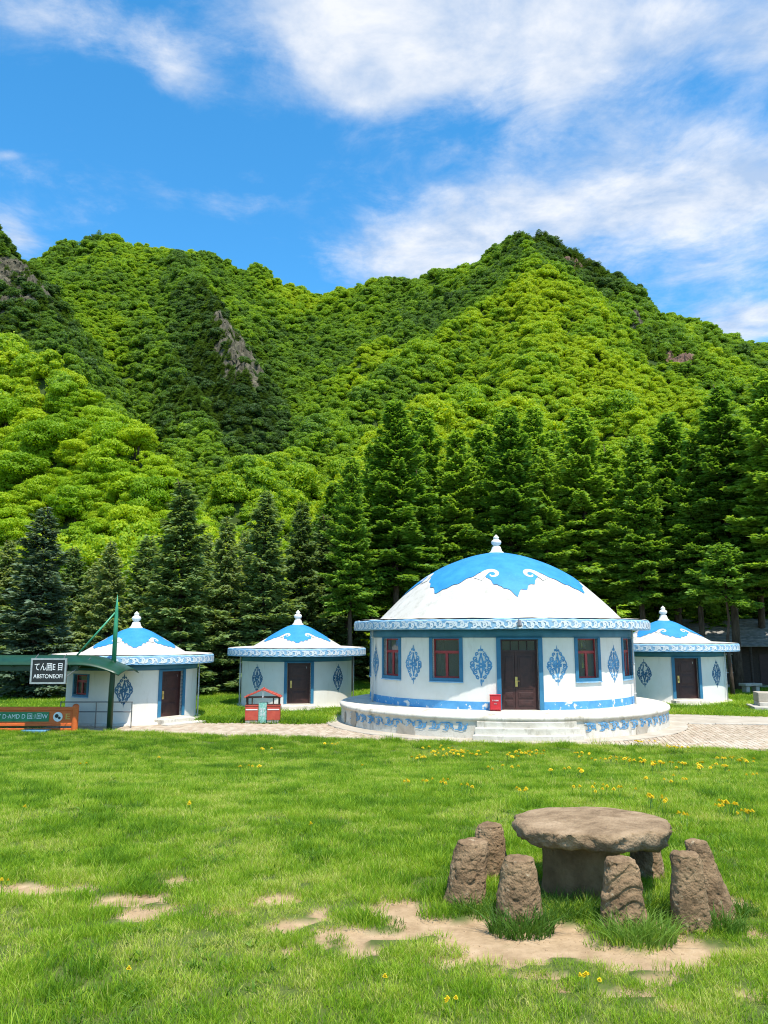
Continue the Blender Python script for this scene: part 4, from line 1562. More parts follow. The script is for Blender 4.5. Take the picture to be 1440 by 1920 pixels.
# ------------------------------------------------------------------ the red box at the door
def text_mesh(txt, size, mat, name='lettering', depth=.004):
    cu = bpy.data.curves.new(name, 'FONT')
    cu.body = txt
    cu.size = size
    cu.extrude = depth
    cu.align_x = 'CENTER'
    cu.align_y = 'CENTER'
    tmp = bpy.data.objects.new(name, cu)
    COL.objects.link(tmp)
    dg = bpy.context.evaluated_depsgraph_get()
    me = bpy.data.meshes.new_from_object(tmp.evaluated_get(dg))
    bpy.data.objects.remove(tmp)
    me.materials.clear()
    me.materials.append(mat)
    me.name = name
    return me


def lettering(parent, txt, loc, width, size, mat, rz=0.0, name='lettering', tall=1.0):
    me = text_mesh(txt, size, mat, name)
    o = obj(name, me, parent, loc)
    xs = [v.co.x for v in me.vertices]
    k = width / max(.01, (max(xs) - min(xs)))
    o.scale = (k, tall, 1)
    o.rotation_euler = (radians(90), 0, rz)
    return o


def build_red_box():
    a = radians(-1.6) + MAIN_RZ
    R = 5.62
    e = empty('fire_box', (APRON_C[0] + R * sin(a), APRON_C[1] - R * cos(a), .885), MAIN_RZ)
    tag(e, 'red metal fire extinguisher box standing left of the maroon double door', 'box')
    mb = MB()
    mb.box(-.19, .19, -.10, .10, .03, .53)
    mb.build('body', M['red_box'], e, bevel=.012)
    mb = MB()
    mb.box(-.20, .20, -.115, .105, .532, .56)
    mb.build('lid', M['red_box'], e, bevel=.01)
    mb = MB()
    mb.box(-.165, .165, -.112, -.102, .06, .50)
    mb.build('front_door', M['red_box'], e, bevel=.006)
    for sx in (-.15, .15):
        mb = MB()
        mb.box(sx - .03, sx + .03, -.08, .08, -.005, .028)
        mb.build('foot', M['black'], e)
    lettering(e, '灭火器箱', (0, -.116, .36), .22, .05, M['letter'])
    mb = MB()
    mb.bar((-.05, -.565 + .45, .25), (.05, -.115, .25), .01)
    mb.build('handle', M['steel'], e)


build_red_box()


# ------------------------------------------------------------------ green shelter, hanging sign, orange board, railing
def build_shelter():
    e = empty('shelter', (-10.15, 29.3, 0))
    tag(e, 'dark green curved shelter roof on a single post with tall mast', 'shelter')
    # arched roof: along x, bending down at its right end; and bowed front to back
    mb = MB()
    n, m = 44, 10
    top, bot = [], []
    for i in range(n + 1):
        x = -11.0 + 11.62 * i / n
        k = max(0.0, (x + 1.1) / 2.05)
        for j in range(m + 1):
            v = j / m
            y = -1.15 + 2.3 * v
            z = 2.74 - .70 * k ** 1.8 - .30 * max(0, (.45 - v) / .45) ** 2 * (1 - .6 * k) - .16 * max(0, (v - .6) / .4) ** 2
            top.append((x, y, z))
            bot.append((x, y, z - .045))
    N = len(top)
    fs = []
    for i in range(n):
        for j in range(m):
            a = i * (m + 1) + j
            fs.append((a, a + m + 1, a + m + 2, a + 1))
            fs.append((N + a, N + a + 1, N + a + m + 2, N + a + m + 1))
    for i in range(n):
        for a in (i * (m + 1), i * (m + 1) + m):
            fs.append((a, a + m + 1, N + a + m + 1, N + a))
    for j in range(m):
        for a in (j, n * (m + 1) + j):
            fs.append((a, a + 1, N + a + 1, N + a))
    mb.add(top + bot, fs)
    rf = mb.build('roof', M['green_paint'], e, True)
    # seams across the sheet
    for i in range(0, 11):
        x = -10.6 + 1.05 * i
        mb = MB()
        pts = []
        for j in range(m + 1):
            v = j / m
            k = max(0.0, (x + 1.1) / 2.05)
            pts.append((x, -1.15 + 2.3 * v, 2.70 - .70 * k ** 1.8 - .30 * max(0, (.45 - v) / .45) ** 2 * (1 - .6 * k) - .16 * max(0, (v - .6) / .4) ** 2 - .035))
        mb.path(pts, .03, 6)
        mb.build('rib', M['green_paint'], rf)
    mb = MB()
    mb.box(-11, -.9, -1.02, -.94, 2.20, 2.42)
    mb.build('front_beam', M['green_paint'], e, bevel=.01)
    mb = MB()
    mb.box(-11, -.2, .94, 1.02, 2.22, 2.40)
    mb.build('rear_beam', M['green_paint'], e, bevel=.01)
    mb = MB()
    mb.path([(0, 0, -.1), (0, 0, 1.5), (.02, 0, 2.25), (.02, 0, 2.55)], [.105, .10, .09, .085], 14)
    mb.build('post', M['green_paint'], e, True)
    mb = MB()
    mb.path([(0, 0, 2.0), (-.12, 0, 2.24), (-.45, 0, 2.46), (-1.0, 0, 2.56), (-1.7, 0, 2.58)], .05, 8)
    mb.path([(0, 0, 2.0), (.1, 0, 2.1), (.4, 0, 2.22)], .045, 8)
    mb.build('bracket', M['green_paint'], e, True)
    mb = MB()
    mb.path([(.03, 0, 2.5), (.03, 0, 3.9), (.03, 0, 4.5), (.03, 0, 5.0)], [.085, .08, .055, .006], 12)
    mb.build('mast', M['green_bright'], e, True)
    mb = MB()
    mb.path([(-.02, -.02, 4.32), (-1.25, -.3, 2.74)], .035, 8)
    mb.build('strut', M['green_bright'], e, True)
    for x in (-6.0, -10.6):
        mb = MB()
        mb.path([(x, 0, -.1), (x, 0, 2.6)], .09, 12)
        mb.build('post', M['green_paint'], e, True)
    # hanging sign
    s = empty('hanging_sign', (-12.0, 28.05, 0), radians(2))
    tag(s, 'black sign with pale frame and white writing hanging from the green shelter', 'sign')
    mb = MB()
    mb.box(-.57, .57, -.03, .03, 1.82, 2.60)
    mb.build('board', M['black'], s)
    mb = MB()
    for (x0, x1, z0, z1) in ((-.63, .63, 2.60, 2.66), (-.63, .63, 1.76, 1.82), (-.63, -.57, 1.82, 2.60), (.57, .63, 1.82, 2.60)):
        mb.box(x0, x1, -.05, .045, z0, z1)
    mb.build('frame', M['steel'], s)
    lettering(s, 'てん囲E 目', (0, -.034, 2.34), .98, .30, M['letter'])
    lettering(s, 'ABSTONEOFI', (0, -.034, 2.02), 1.02, .20, M['letter'])
    for sx in (-.5, .5):
        mb = MB()
        mb.bar((sx, 0, 2.66), (sx, .25, 2.80), .014)
        mb.build('hanger', M['rail'], s)
    mb = MB()
    mb.bar((.62, 0, 2.0), (1.28, .55, 2.66), .014)
    mb.build('stay', M['rail'], s)
    # orange notice board
    b = empty('notice_board', (-11.32, 29.0, 0))
    tag(b, 'low orange wooden notice board with green lettered panel under the shelter', 'notice board')
    for x in (0, -5.2):
        mb = MB()
        mb.lathe([(.115, -.1), (.115, .86), (.12, .90), (.10, .95), (.05, .985), (.003, .99)], 16)
        p = mb.build('post', M['orange'], b, True)
        p.location = (x, 0, 0)
    for (z0, z1, d) in ((.76, .88, .07), (.02, .12, .06), (.20, .29, .05)):
        mb = MB()
        mb.box(-5.1, -.08, -d, d, z0, z1)
        mb.build('rail', M['orange'], b, bevel=.012)
    mb = MB()
    mb.box(-5.08, -.09, -.025, .025, .285, .765)
    mb.build('backboard', M['orange'], b)
    mb = MB()
    mb.box(-5.0, -.95, -.05, -.027, .36, .70)
    mb.build('panel', M['board_green'], b)
    lettering(b, 'HAPY D·AMD D 回:1回W', (-2.1, -.053, .535), 2.2, .22, M['letter'])
    mb = MB()
    mb.bar((-.62, -.028, .53), (-.62, -.05, .53), .17, n=28)
    em = mb.build('emblem', M['letter'], b)
    mb = MB()
    mb.bar((-.66, -.051, .56), (-.66, -.056, .56), .07, n=14)
    mb.bar((-.56, -.051, .49), (-.56, -.056, .49), .05, n=14)
    mb.build('emblem_mark', M['black'], em)
    lettering(b, 'E', (-.27, -.03, .53), .16, .28, M['brass'])
    # blue plate lying in front of the board
    pl = MB()
    pl.box(-.45, .45, -.22, .22, 0, .10)
    o = pl.build('blue_planter', M['blue_plate'], None, bevel=.02)
    o.location = (-12.6, 28.75, .0)
    tag(o, 'low blue box half hidden in grass before the orange board', 'box')
    # steel railing
    r = empty('railing', (-9.55, 29.9, 0))
    tag(r, 'thin steel handrail beside the green shelter post', 'railing')
    for x in (0.0, -1.35, -2.7):
        mb = MB()
        mb.bar((x, 0, -.05), (x, 0, .98), .022)
        mb.build('post', M['rail'], r)
    for z in (.98, .62):
        mb = MB()
        mb.bar((-2.72, 0, z), (.02, 0, z), .02)
        mb.build('rail', M['rail'], r)


build_shelter()


def build_bin():
    e = empty('litter_bin', (-4.86, 31.75, .02), radians(4))
    tag(e, 'red double litter bin with little gabled roof before the middle hut', 'bin')
    for sx in (-1, 1):
        mb = MB()
        x0, x1 = (-.69, -.17) if sx < 0 else (.17, .69)
        mb.box(x0, x1, -.28, .28, .12, .68)
        bx = mb.build('box', M['bin_red'], e, bevel=.015)
        mb = MB()
        mb.box(x0 + .03, x1 - .03, -.292, -.282, .52, .56)
        mb.build('trim', M['letter'], bx)
        mb = MB()
        mb.box(x0 + .02, x1 - .02, -.27, .27, .0, .115)
        mb.build('base', M['bin_grey'], bx, bevel=.01)
        mb = MB()
        mb.box(x0 - .01, x1 + .01, -.30, .30, .684, .715)
        mb.build('lid', M['bin_red'], bx, bevel=.008)
        for sy in (-.24, .24):
            mb = MB()
            x = sx * .64
            mb.box(x - .025, x + .025, sy - .025, sy + .025, .716, 1.02)
            mb.build('post', M['dark_wood'], e)
        mb = MB()
        x = sx * .42
        mb.box(x - .025, x + .025, -.24, -.19, .716, .98)
        mb.build('post', M['dark_wood'], e)
    mb = MB()
    mb.box(-.165, .165, -.22, .22, .0, .80)
    mb.build('centre_panel', M['teal'], e, bevel=.01)
    lettering(e, '爱护\n环境', (0, -.226, .42), .20, .17, M['letter'])
    mb = MB()
    mb.box(-.66, .66, -.265, -.215, .985, 1.02)
    mb.box(-.66, .66, .215, .265, .985, 1.02)
    mb.build('beam', M['dark_wood'], e)
    for sx in (-1, 1):
        mb = MB()
        a = math.atan2(.30, .72)
        m = Matrix.Translation((0, 0, 1.345)) @ Matrix.Rotation(sx * a, 4, 'Y')
        mb.box(0 if sx > 0 else -.80, .80 if sx > 0 else 0, -.36, .36, -.045, 0, m)
        rf = mb.build('roof', M['bin_red'], e, bevel=.008)
        for k in range(5):
            mb = MB()
            u = sx * (.10 + .15 * k)
            mb.box(u - .012, u + .012, -.365, .365, .002, .016, m)
            mb.build('batten', M['bin_red'], rf)
    mb = MB()
    mb.bar((0, -.37, 1.345), (0, .37, 1.345), .035)
    mb.build('ridge', M['bin_red'], e)
    mb = MB()
    mb.bar((0, -.24, 1.0), (0, -.24, 1.30), .03)
    mb.build('king_post', M['letter'], e)


build_bin()


def build_back_house():
    e = empty('lodge', (25.5, 54.5, 0), radians(-22))
    tag(e, 'shaded low lodge with grey tiled roof behind the trunks at right', 'house')
    mb = MB()
    mb.box(-5.5, 5.5, 0, 4.5, 0, 2.9)
    mb.build('wall', M['dark_wood'], e)
    mb = MB()
    mb.box(-6, 6, -1.8, 4.6, -.05, .18)
    mb.build('veranda', M['slab'], e, bevel=.02)
    # gabled roof of tile courses
    for k in range(9):
        mb = MB()
        y0, z0 = -2.1 + .50 * k, 2.85 + .21 * k
        mb.add([(-6.4, y0, z0), (6.4, y0, z0), (6.4, y0 + .56, z0 + .21), (-6.4, y0 + .56, z0 + .21), (-6.4, y0, z0 - .07), (6.4, y0, z0 - .07), (6.4, y0 + .56, z0 + .15), (-6.4, y0 + .56, z0 + .15)],
               [(0, 1, 2, 3), (4, 7, 6, 5), (0, 4, 5, 1), (2, 6, 7, 3), (0, 3, 7, 4), (1, 5, 6, 2)])
        mb.build('tile_course', M['tile_grey'], e)
    mb = MB()
    mb.add([(-6.4, 2.35, 4.70), (6.4, 2.35, 4.70), (6.4, 6.4, 2.9), (-6.4, 6.4, 2.9)], [(0, 1, 2, 3)])
    mb.build('rear_roof', M['tile_grey'], e)
    for x in (-5.6, -2.8, 0, 2.8, 5.6):
        mb = MB()
        mb.bar((x, -1.6, .1), (x, -1.6, 2.9), .09)
        mb.build('post', M['dark_wood'], e)
    for x in (-4.0, -1.2, 3.4):
        mb = MB()
        for (x0, x1, z0, z1) in ((-.62, .62, 2.2, 2.28), (-.62, .62, .92, 1.0), (-.62, -.55, 1.0, 2.2), (.55, .62, 1.0, 2.2), (-.03, .03, 1.0, 2.2)):
            mb.box(x + x0, x + x1, -.06, -.003, z0, z1)
        w = mb.build('window', M['pipe'], e)
        mb = MB()
        mb.box(x - .55, x + .55, -.035, -.02, 1.0, 2.2)
        mb.build('pane', M['glass'], w)
    mb = MB()
    mb.box(.6, 1.6, -.05, -.004, .18, 2.25)
    mb.build('door', M['maroon'], e)
    # pale stone table under the trees
    t = empty('stone_bench', (22.2, 47.6, 0), .3)
    tag(t, 'pale stone bench in the shade under the conifers at right', 'bench')
    mb = MB()
    mb.box(-.62, .62, -.30, .30, .50, .66)
    mb.build('seat', M['slab'], t, bevel=.03)
    for sx in (-.36, .36):
        mb = MB()
        mb.box(sx - .13, sx + .13, -.2, .2, -.03, .50)
        mb.build('leg', M['slab'], t, bevel=.02)
    # stone steps at the right edge of the yard
    s = empty('stone_steps', (19.4, 36.6, 0), radians(-14))
    tag(s, 'grey stone steps at the right edge of the brick yard', 'steps')
    for k, (d, h) in enumerate(((0.0, .17), (.55, .34), (.75, .78))):
        for q in range(3):
            mb = MB()
            mb.box(-1.7 + 1.2 * q - (.35 if k == 0 else 0), -1.7 + 1.2 * q + 1.18 - (.35 if k == 0 else 0), d, 1.9 - .002 * k, (.175 * k - .02) if k < 2 else .342, h)
            mb.build('stone', M['slab' if k < 2 else 'concrete'], s, bevel=.025)


build_back_house()


# ------------------------------------------------------------------ conifers
def build_conifers():
    r = np.random.default_rng(21)
    sp, la = [], []
    for i in range(4):
        (V, F), mb = conifer(400 + i, 13.0, 2.75, .7, 190, 88, 's')
        sp.append((V, F, mb))
    for i in range(5):
        (V, F), mb = conifer(500 + i, 20.0, 3.1, 6.9, 180, 118, 'l')
        la.append((V, F, mb))
    meshes = {}
    for key, src, mt in (('s', sp, 'spruce'), ('p', sp, 'spruce_pale'), ('l', la, 'larch')):
        meshes[key] = [(fast_mesh('crown', V, F, M[mt]), mb.mesh('trunk', M['bark'], True)) for V, F, mb in src]
    front = [
        ('p', -19.68, 44.0, 11.0, 1.25, 'pale blue-green spruce at far left above the green shelter'),
        ('s', -16.77, 47.0, 9.4, 1.0, 'short dark spruce rising behind the shelter mast'),
        ('s', -12.23, 46.0, 13.1, 1.12, 'tall dark spruce with pointed top right of the left hut finial'),
        ('s', -10.37, 50.0, 11.4, .95, 'slim dark spruce between the left and middle huts'),
        ('s', -7.47, 48.0, 12.8, 1.05, 'tall dark spruce left of the middle hut finial'),
        ('s', -5.61, 52.0, 12.8, .9, 'narrow dark spruce right behind the middle hut finial'),
        ('s', -25.13, 47.0, 11.1, 1.1, 'dark spruce cut by the left edge of the picture'),
        ('l', -2.05, 48.0, 15.0, .9, 'green conifer with bare lower trunk between the middle hut and domed house'),
        ('l', 0.72, 50.0, 19.4, 1.1, 'tallest pointed green conifer left of the dome'),
        ('l', 5.22, 54.0, 18.5, 1.0, 'green conifer behind the left side of the blue dome'),
        ('l', 8.80, 52.0, 19.5, 1.05, 'tall green conifer right behind the dome finial'),
        ('l', 14.19, 54.0, 20.1, 1.1, 'tall green conifer right of the dome finial'),
        ('l', 17.49, 52.0, 17.5, 1.0, 'darker green conifer between the dome and the right hut'),
        ('l', 20.86, 51.0, 16.9, 1.0, 'green conifer rising behind the right hut roof'),
        ('l', 22.62, 50.0, 20.5, 1.1, 'tall broad green conifer right of the right hut finial'),
        ('l', 23.9, 46.0, 20.0, 1.15, 'nearest tall green conifer at the right edge'),
        ('l', 26.92, 47.0, 21.9, 1.2, 'tall green conifer cut off by the right picture edge'),
    ]
    rows = [('s', -24.49, 50, 9.8), ('s', -22.29, 55, 10.0), ('s', -16.64, 54, 10.7), ('s', -13.18, 57, 11.1), ('s', -10.49, 58, 11.6), ('s', -4.41, 57, 12.7), ('s', -19.5, 52, 8.6), ('s', -8.3, 54, 10.2), ('s', -14.6, 50.5, 8.8),
            ('l', 3.02, 56, 20.7), ('l', 7.96, 60, 20.6), ('l', 11.7, 58, 21.5), ('l', 14.22, 62, 20.7), ('l', 17.78, 60, 18.8), ('l', 21.34, 56, 20.3), ('l', 26.64, 55, 19.2), ('l', -0.83, 58, 18.3), ('l', -4.04, 60, 15.8), ('l', 2.6, 51.5, 15.0), ('l', 11.4, 53.5, 17.0)]
    for q in range(26):
        x = -6 + 1.62 * q + r.uniform(-.7, .7)
        y = r.uniform(57, 71)
        if abs(x) < .58 * y:
            rows.append(('l', x, y, r.uniform(11.5, 15)))
    for q in range(12):
        rows.append(('s', -34 + 2.9 * q + r.uniform(-.8, .8), r.uniform(57, 64), r.uniform(8.5, 11.5)))
    cnt = 0

    def plant(kind, x, y, h, wd, label, group=None, cat='tree'):
        nonlocal cnt
        t = empty('spruce_tree' if kind != 'l' else 'conifer_tree', (x, y, -.05), r.uniform(0, 6.28))
        base = 13.0 if kind != 'l' else 20.0
        k = h / base
        t.scale = (k * wd * (1.0 if kind == 'l' else 1.0), k * wd, k)
        tag(t, label, cat, group)
        c, b = meshes[kind][cnt % len(meshes[kind])]
        obj('crown', c, t)
        obj('trunk', b, t)
        cnt += 1
    for (k, x, y, h, wd, lab) in front:
        plant(k, x, y, h, wd, lab, 'spruces behind the left huts' if k != 'l' else 'tall conifers behind the domed house')
    for (k, x, y, h) in rows:
        if k == 's':
            plant(k, x, y, h, r.uniform(.95, 1.25), 'dark spruce in the crowded rows behind the left huts', 'spruces behind the left huts')
        else:
            plant(k, x, y, h, r.uniform(.95, 1.2), 'green conifer in the crowded rows behind the domed house', 'tall conifers behind the domed house')
    # a young low tree by the right edge
    (V, F), mb = conifer(600, 9.0, 2.4, 5.6, 60, 90, 'l')
    t = empty('conifer_tree', (20.3, 45.8, 0))
    obj('crown', fast_mesh('crown', V, F, M['larch']), t)
    obj('trunk', mb.mesh('trunk', M['bark'], True), t)
    tag(t, 'low young bright green conifer right of the right hut eave', 'tree', 'tall conifers behind the domed house')


build_conifers()


# ------------------------------------------------------------------ stone table and stools
def n3(x, y, z, s=1.0, o=5):
    return mnoise.fractal(Vector((x, y, z)) * s, 1.0, 2.0, o)


def build_stool(label, base, top, w0, w1, seed, tilt, rib=False, ring=False, square=.0):
    """tapered weathered block; base and top are points on its axis"""
    base, top = Vector(base), Vector(top)
    h = (top - base).length
    n, m = 110, 90
    rr = random.Random(seed)
    off = rr.uniform(0, 60)
    vs = []
    ax = (top - base) / h
    for k in range(m + 1):
        t = k / m
        s = -.12 + 1.12 * min(1, t / .86) if t < .86 else 1.0
        cap = 1.0 if t < .86 else math.sqrt(max(0, 1 - ((t - .86) / .14) ** 2.6))
        zz = h * s if t < .86 else h * (1.0 + .05 * ((t - .86) / .14))
        w = (w0 + (w1 - w0) * max(0, s)) * (1 + .05 * sin(3 * s + seed))
        # worn shoulder
        if .74 < t < .86:
            w *= 1 - .10 * ((t - .74) / .12) ** 2
        elif t >= .86:
            w *= .90 * cap
        for i in range(n):
            a = 2 * pi * i / n
            sq = 1 + square * (abs(cos(2 * a)) * -.12 + .06)
            x, y = cos(a) * w * sq, sin(a) * w * .82 * sq
            d = n3(x + off, y, zz, 4, 3) * .015 + n3(x, y + off, zz, 20, 4) * .007 + abs(n3(x, y - off, zz * .6, 10, 3)) * -.010 - max(0, n3(x + 3, y, zz + off, 26, 3) - .25) * .03
            if rib:
                g = sin(zz * 46 + 3.2 * sin(a * 2 + 1) + 2 * n3(x, y, zz, 4, 2))
                face = max(0, -sin(a + .25)) ** .6
                d += .022 * max(-.35, min(.7, g * 1.6)) * face * min(1, max(0, s * 4))
            if ring:
                dx, dz = x - .02, zz - h * .48
                q = math.hypot(dx, dz)
                if sin(a) < 0:
                    d += -.016 * math.exp(-((q - .055) / .014) ** 2) + .010 * math.exp(-(q / .03) ** 2)
            f = 1 if t < .86 else .35
            px, py = x * (1 + d / max(w, .02) * f), y * (1 + d / max(w, .02) * f)
            pz = zz + (n3(x * 2 + off, y * 2, 1, 6, 3) * .016 if t > .8 else 0)
            vs.append(base + ax * pz + Vector((px, py, 0)))
    fs = []
    for k in range(m):
        for i in range(n):
            j = (i + 1) % n
            fs.append((k * n + i, k * n + j, (k + 1) * n + j, (k + 1) * n + i))
    fs.append(tuple(range(m * n, (m + 1) * n)))
    mb = MB()
    mb.add([p - base for p in vs], fs)
    o = mb.build('stone_stool', M['stone'], None, True, recalc=False)
    o.location = base
    tag(o, label, 'stool', 'stone stools round the table')
    return o


def build_table():
    gz = lambda x, y: float(lawn_z(x, y))
    S_ = [('squat rough stone stool left of centre with thick grass at its foot', 1.13, 6.84, 1.14, 6.88, .47, .195, .150, 1, False, False),
          ('carved stone stool with curling ribbed relief before the table', 1.95, 6.70, 1.965, 6.76, .49, .200, .145, 2, True, False),
          ('tall pitted stone stool right of the carved one', 2.49, 6.66, 2.48, 6.70, .55, .175, .130, 3, False, False),
          ('leaning slender stone stool rearmost on the right side', 2.82, 6.92, 2.71, 7.04, .56, .165, .105, 4, False, False),
          ('leaning stone stool with a carved ring at far left', .70, 7.25, .80, 7.33, .485, .195, .150, 5, False, True),
          ('plain stone stool behind the leaning left one', 1.04, 7.95, 1.05, 8.0, .46, .170, .130, 6, False, False),
          ('stone stool mostly hidden behind the table pedestal', 2.56, 7.95, 2.57, 7.98, .36, .165, .135, 7, False, False)]
    for (lab, x, y, tx, ty, h, w0, w1, seed, rib, ring) in S_:
        z = gz(x, y) - .01
        build_stool(lab, (x, y, z), (tx, ty, z + h), w0, w1, seed, 0, rib, ring, .8 if seed in (2, 3) else .4)
    T = empty('stone_table', (1.92, 7.55, gz(1.92, 7.55)))
    tag(T, 'round stone table with thick rough-edged slab on a darkened pedestal', 'table')
    # slab: uneven outline, smooth top, hacked underside
    n = 160
    rings = []
    prof = [(0.02, .002), (.3, .004), (.6, .003), (.85, 0), (.945, -.004), (.985, -.020), (1.0, -.048), (.995, -.085), (.975, -.12), (.94, -.165), (.88, -.195), (.72, -.205), (.4, -.205), (.02, -.205)]
    vs = []
    for (q, dz) in prof:
        for i in range(n):
            a = 2 * pi * i / n
            R = .715 * (1 + .030 * sin(a * 2 + .6) + .022 * sin(3 * a + 2.0) + .012 * sin(7 * a))
            R *= 1 - .07 * math.exp(-((a - pi / 2 - .15) / .22) ** 2)
            x, y = cos(a) * R * q, sin(a) * R * q * .86
            side = 1 if dz < -.01 else .12
            d = (n3(x * 1.0, y, dz * 2, 9, 5) * .040 + n3(x, y + 9, dz * 3, 24, 4) * .020) * side * (1 if dz > -.185 else .5)
            zz = dz * (1 + .22 * sin(a + .6)) + n3(x + 4, y, 3, 5, 3) * (.006 if side < 1 else .020)
            if q < .9 and dz < -.1:
                zz += n3(x, y, 7, 6, 4) * .03
            vs.append((x + cos(a) * d, y + sin(a) * d, .615 + zz))
    fs = []
    m = len(prof)
    for k in range(m - 1):
        for i in range(n):
            j = (i + 1) % n
            fs.append((k * n + i, k * n + j, (k + 1) * n + j, (k + 1) * n + i))
    fs += [tuple(range(n - 1, -1, -1)), tuple(range((m - 1) * n, m * n))]
    mb = MB()
    mb.add(vs, fs)
    mb.build('table_top', M['stone_top'], T, True)
    mb = MB()

    def wob(r, z, t):
        x, y = r * sin(t), r * cos(t)
        return r * (1 + .06 * sin(2 * t + .4)) + n3(x, y, z, 6, 4) * .035 + n3(x, y, z, 19, 3) * .012, z
    mb.lathe([(.37, -.08), (.365, .05), (.35, .2), (.345, .35), (.37, .46)], 72, wob=wob)
    p = mb.build('pedestal', M['pedestal'], T, True)
    p.scale = (1.0, .75, 1)
    p.location = (-.10, .0, 0)


build_table()


# ------------------------------------------------------------------ grass
def blade_patch(seed, n, rad, h0, h1, w0, w1, lean, mats, segs=3):
    r = np.random.default_rng(seed)
    a = r.uniform(0, 2 * pi, n)
    q = np.sqrt(r.random(n)) * rad
    x, y = q * np.cos(a), q * np.sin(a)
    h = r.uniform(h0, h1, n)
    w = r.uniform(w0, w1, n)
    az = a + r.normal(scale=1.2, size=n)
    ln = r.uniform(.1, 1.0, n) * lean
    dx, dy = np.cos(az), np.sin(az)
    face = r.uniform(0, pi, n)
    sx, sy = np.cos(face), np.sin(face)
    V = []
    for k in range(segs + 1):
        t = k / segs
        cx = x + dx * h * ln * t ** 1.8
        cy = y + dy * h * ln * t ** 1.8
        cz = h * (t - .25 * ln * t * t) - .012
        wk = w * (1 - t) ** .7 * (1 if k else .8)
        if k < segs:
            V += [np.stack([cx - sx * wk / 2, cy - sy * wk / 2, cz], 1), np.stack([cx + sx * wk / 2, cy + sy * wk / 2, cz], 1)]
        else:
            V.append(np.stack([cx, cy, cz], 1))
    nv = len(V)
    VV = np.stack(V, 1).reshape(-1, 3)
    b = np.arange(n)[:, None] * nv
    F = []
    for k in range(segs - 1):
        F.append(b + np.array([2 * k, 2 * k + 1, 2 * k + 3]))
        F.append(b + np.array([2 * k, 2 * k + 3, 2 * k + 2]))
    F.append(b + np.array([2 * segs - 2, 2 * segs - 1, 2 * segs]))
    return fast_mesh('blades', VV, np.concatenate(F), mats)


